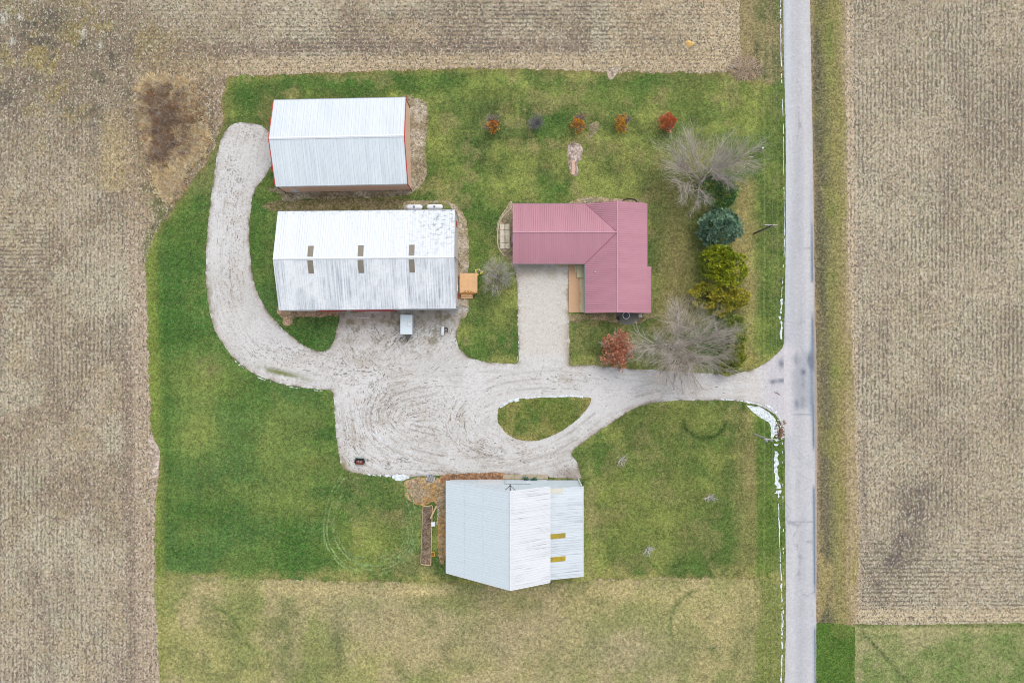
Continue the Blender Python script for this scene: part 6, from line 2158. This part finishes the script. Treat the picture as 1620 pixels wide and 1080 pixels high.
def utility_pole(px, py, label, transformer):
    b = W(px, py, 0)
    t = thing('utility_pole', label, 'utility pole', (b.x, b.y, .02), 0, 'utility poles along the road')
    h = 8.6
    top = W(px + (px - 810) * .068, py + (py - 540) * .068, 7.9)
    m = MB(); m.tube([(0, 0, -.1), (0, 0, h * .5), (0, 0, h)], [.17, .145, .115], 10); m.build('pole', M_ARM if transformer else M_POLE, t)
    m = MB(); m.box(-1.22, .12, 7.85, 1.22, .24, 8.0, .01); m.build('crossarm', M_ARM, t)
    m = MB(); m.tube([(-.6, .18, 7.84), (0, .1, 7.2)], .03, 5); m.tube([(.6, .18, 7.84), (0, .1, 7.2)], .03, 5); m.build('brace', M_GREY, t)
    for x in (-1.12, 0.0, 1.12):
        m = MB()
        z = 8.0 if x else 8.6
        y = .18 if x else 0
        m.tube([(x, y, z), (x, y, z + .1), (x, y, z + .2)], [.04, .07, .03], 8); m.build('insulator', M_GREY, t)
    if transformer:
        m = MB(); m.tube([(-.32, -.2, 6.2), (-.32, -.2, 6.25), (-.32, -.2, 7.0), (-.32, -.2, 7.12)], [.2, .24, .24, .14], 14); m.build('transformer', mat_plain('transformer_grey', (176, 182, 186), .5, .08), t)
        m = MB(); m.tube([(.3, -.12, 6.4), (.3, -.12, 7.1)], [.12, .12], 10); m.build('regulator', M_GREY, t)
    else:
        m = MB(); m.tube([(.28, -.05, 7.0), (.28, -.05, 7.45)], [.1, .1], 10); m.build('fuse_box', M_GREY, t)
    return b


p1 = utility_pole(1193.3, 369.3, 'dark wooden utility pole with pale crossarm in the lawn beside the blue spruce', False)
p2 = utility_pole(1193.3, 686.3, 'pale wooden utility pole with grey transformer beside the melting snow at the drive mouth', True)
M_WIRE = mat_plain('wire', (150, 150, 150), .5, .1)
for (x, y, z, lab) in ((-1.12, .18, 8.2, 'power wire on the left end of the crossarms'), (0, 0, 8.8, 'power wire on the pole tops'), (1.12, .18, 8.2, 'power wire on the right end of the crossarms, nearest the road')):
    m = MB()
    ys = [p1.y + (p1.y - p2.y) * 1.4, p1.y, p2.y, p2.y - (p1.y - p2.y) * 1.4]
    for a, b in zip(ys[:-1], ys[1:]):
        pts = []
        for k in range(13):
            f = k / 12
            pts.append((p1.x + x, a + (b - a) * f + y, z - .6 * 4 * f * (1 - f) + .02))
        m.tube(pts, .008, 4, False)
    o = m.build('power_wire', M_WIRE); tag(o, lab, 'wire', 'overhead wires along the road')

b = W(1202, 238, 0)
t = thing('marker_post', 'dark post with white top in the lawn near the road', 'post', (b.x, b.y, .03))
m = MB(); m.tube([(0, 0, 0), (0, 0, 1.3)], .06, 8); m.build('post', M_DARK, t)
m = MB(); m.box(-.16, -.16, 1.303, .16, .16, 1.62, .05); m.build('cap', M_WHITE, t)
m = MB(); m.tube([(0, 0, 0), (0, 0, .04)], [.5, .45], 12); o = m.build('footing', mat_plain('soil', (96, 92, 70), .9, .2), t)
b = W(1188, 249, 1.5)
t = thing('rural_sign', 'thin white rail sign near the tips of the bare tree by the road', 'sign', (b.x, b.y, .03))
m = MB(); m.tube([(-.3, 0, 0), (-.3, 0, 1.6)], .04, 6); m.tube([(.3, 0, 0), (.3, 0, 1.6)], .04, 6); m.build('post', M_GREY, t)
m = MB(); m.box(-.36, .05, 1.3, .36, .1, 1.65, .01); m.build('board', M_WHITE, t)

# ---- culvert with rubble at the mouth of the drive
b = W(1234, 684, 0)
t = thing('culvert_pipe', 'rusty culvert pipe end among rubble at the drive mouth', 'culvert', (b.x, b.y, .05), R(80))
m = MB(); n = 14
for (r0, r1) in ((.26, .3),):
    pts = [(-.8, 0, .2), (.8, 0, .2)]
    m.tube(pts, r1, n, False); m.tube(pts, r0, n, False)
    vs = []
m.build('pipe', mat_plain('rust', (120, 84, 64), .8, .25, 5.0), t)
m = MB(); m.tube([(.8, 0, .2), (.86, 0, .2)], [.34, .34], n, False); m.build('collar', M_GREY, t)
rs = random.Random(15); m = MB()
for i in range(110):
    f = rs.random(); q = W(1227 + 13 * f + rs.gauss(0, 1.5), 664 + 30 * rs.random(), 0); r = rs.uniform(.06, .2)
    M = Matrix.Translation((q.x, q.y, .05)) @ Matrix.Rotation(rs.uniform(0, 3), 4, 'Z')
    m.col = tuple([K(196, 188, 176), K(150, 132, 116), K(216, 212, 206), K(120, 110, 104)][rs.randrange(4)])
    m.box(-r, -r * .7, 0, r, r * .7, r * .9, r * .4, M=M)
o = m.build('rubble', M_BARK); tag(o, 'scattered broken stones around the culvert at the drive mouth', 'rubble'); o['kind'] = 'stuff'
# tail stick on the drive
a = W(1225, 620, .05); c_ = W(1234, 624.5, .05)
m = MB(); m.tube([a, (a + c_) / 2 + Vector((0, .1, .02)), c_], [.05, .06, .04], 6); m.col = (1, 1, 1)
o = m.build('stick', mat_plain('brown_stick', (150, 118, 100), .9, .2)); o.location.z = .05
tag(o, 'short brown stick lying at the mouth of the driveway', 'stick')
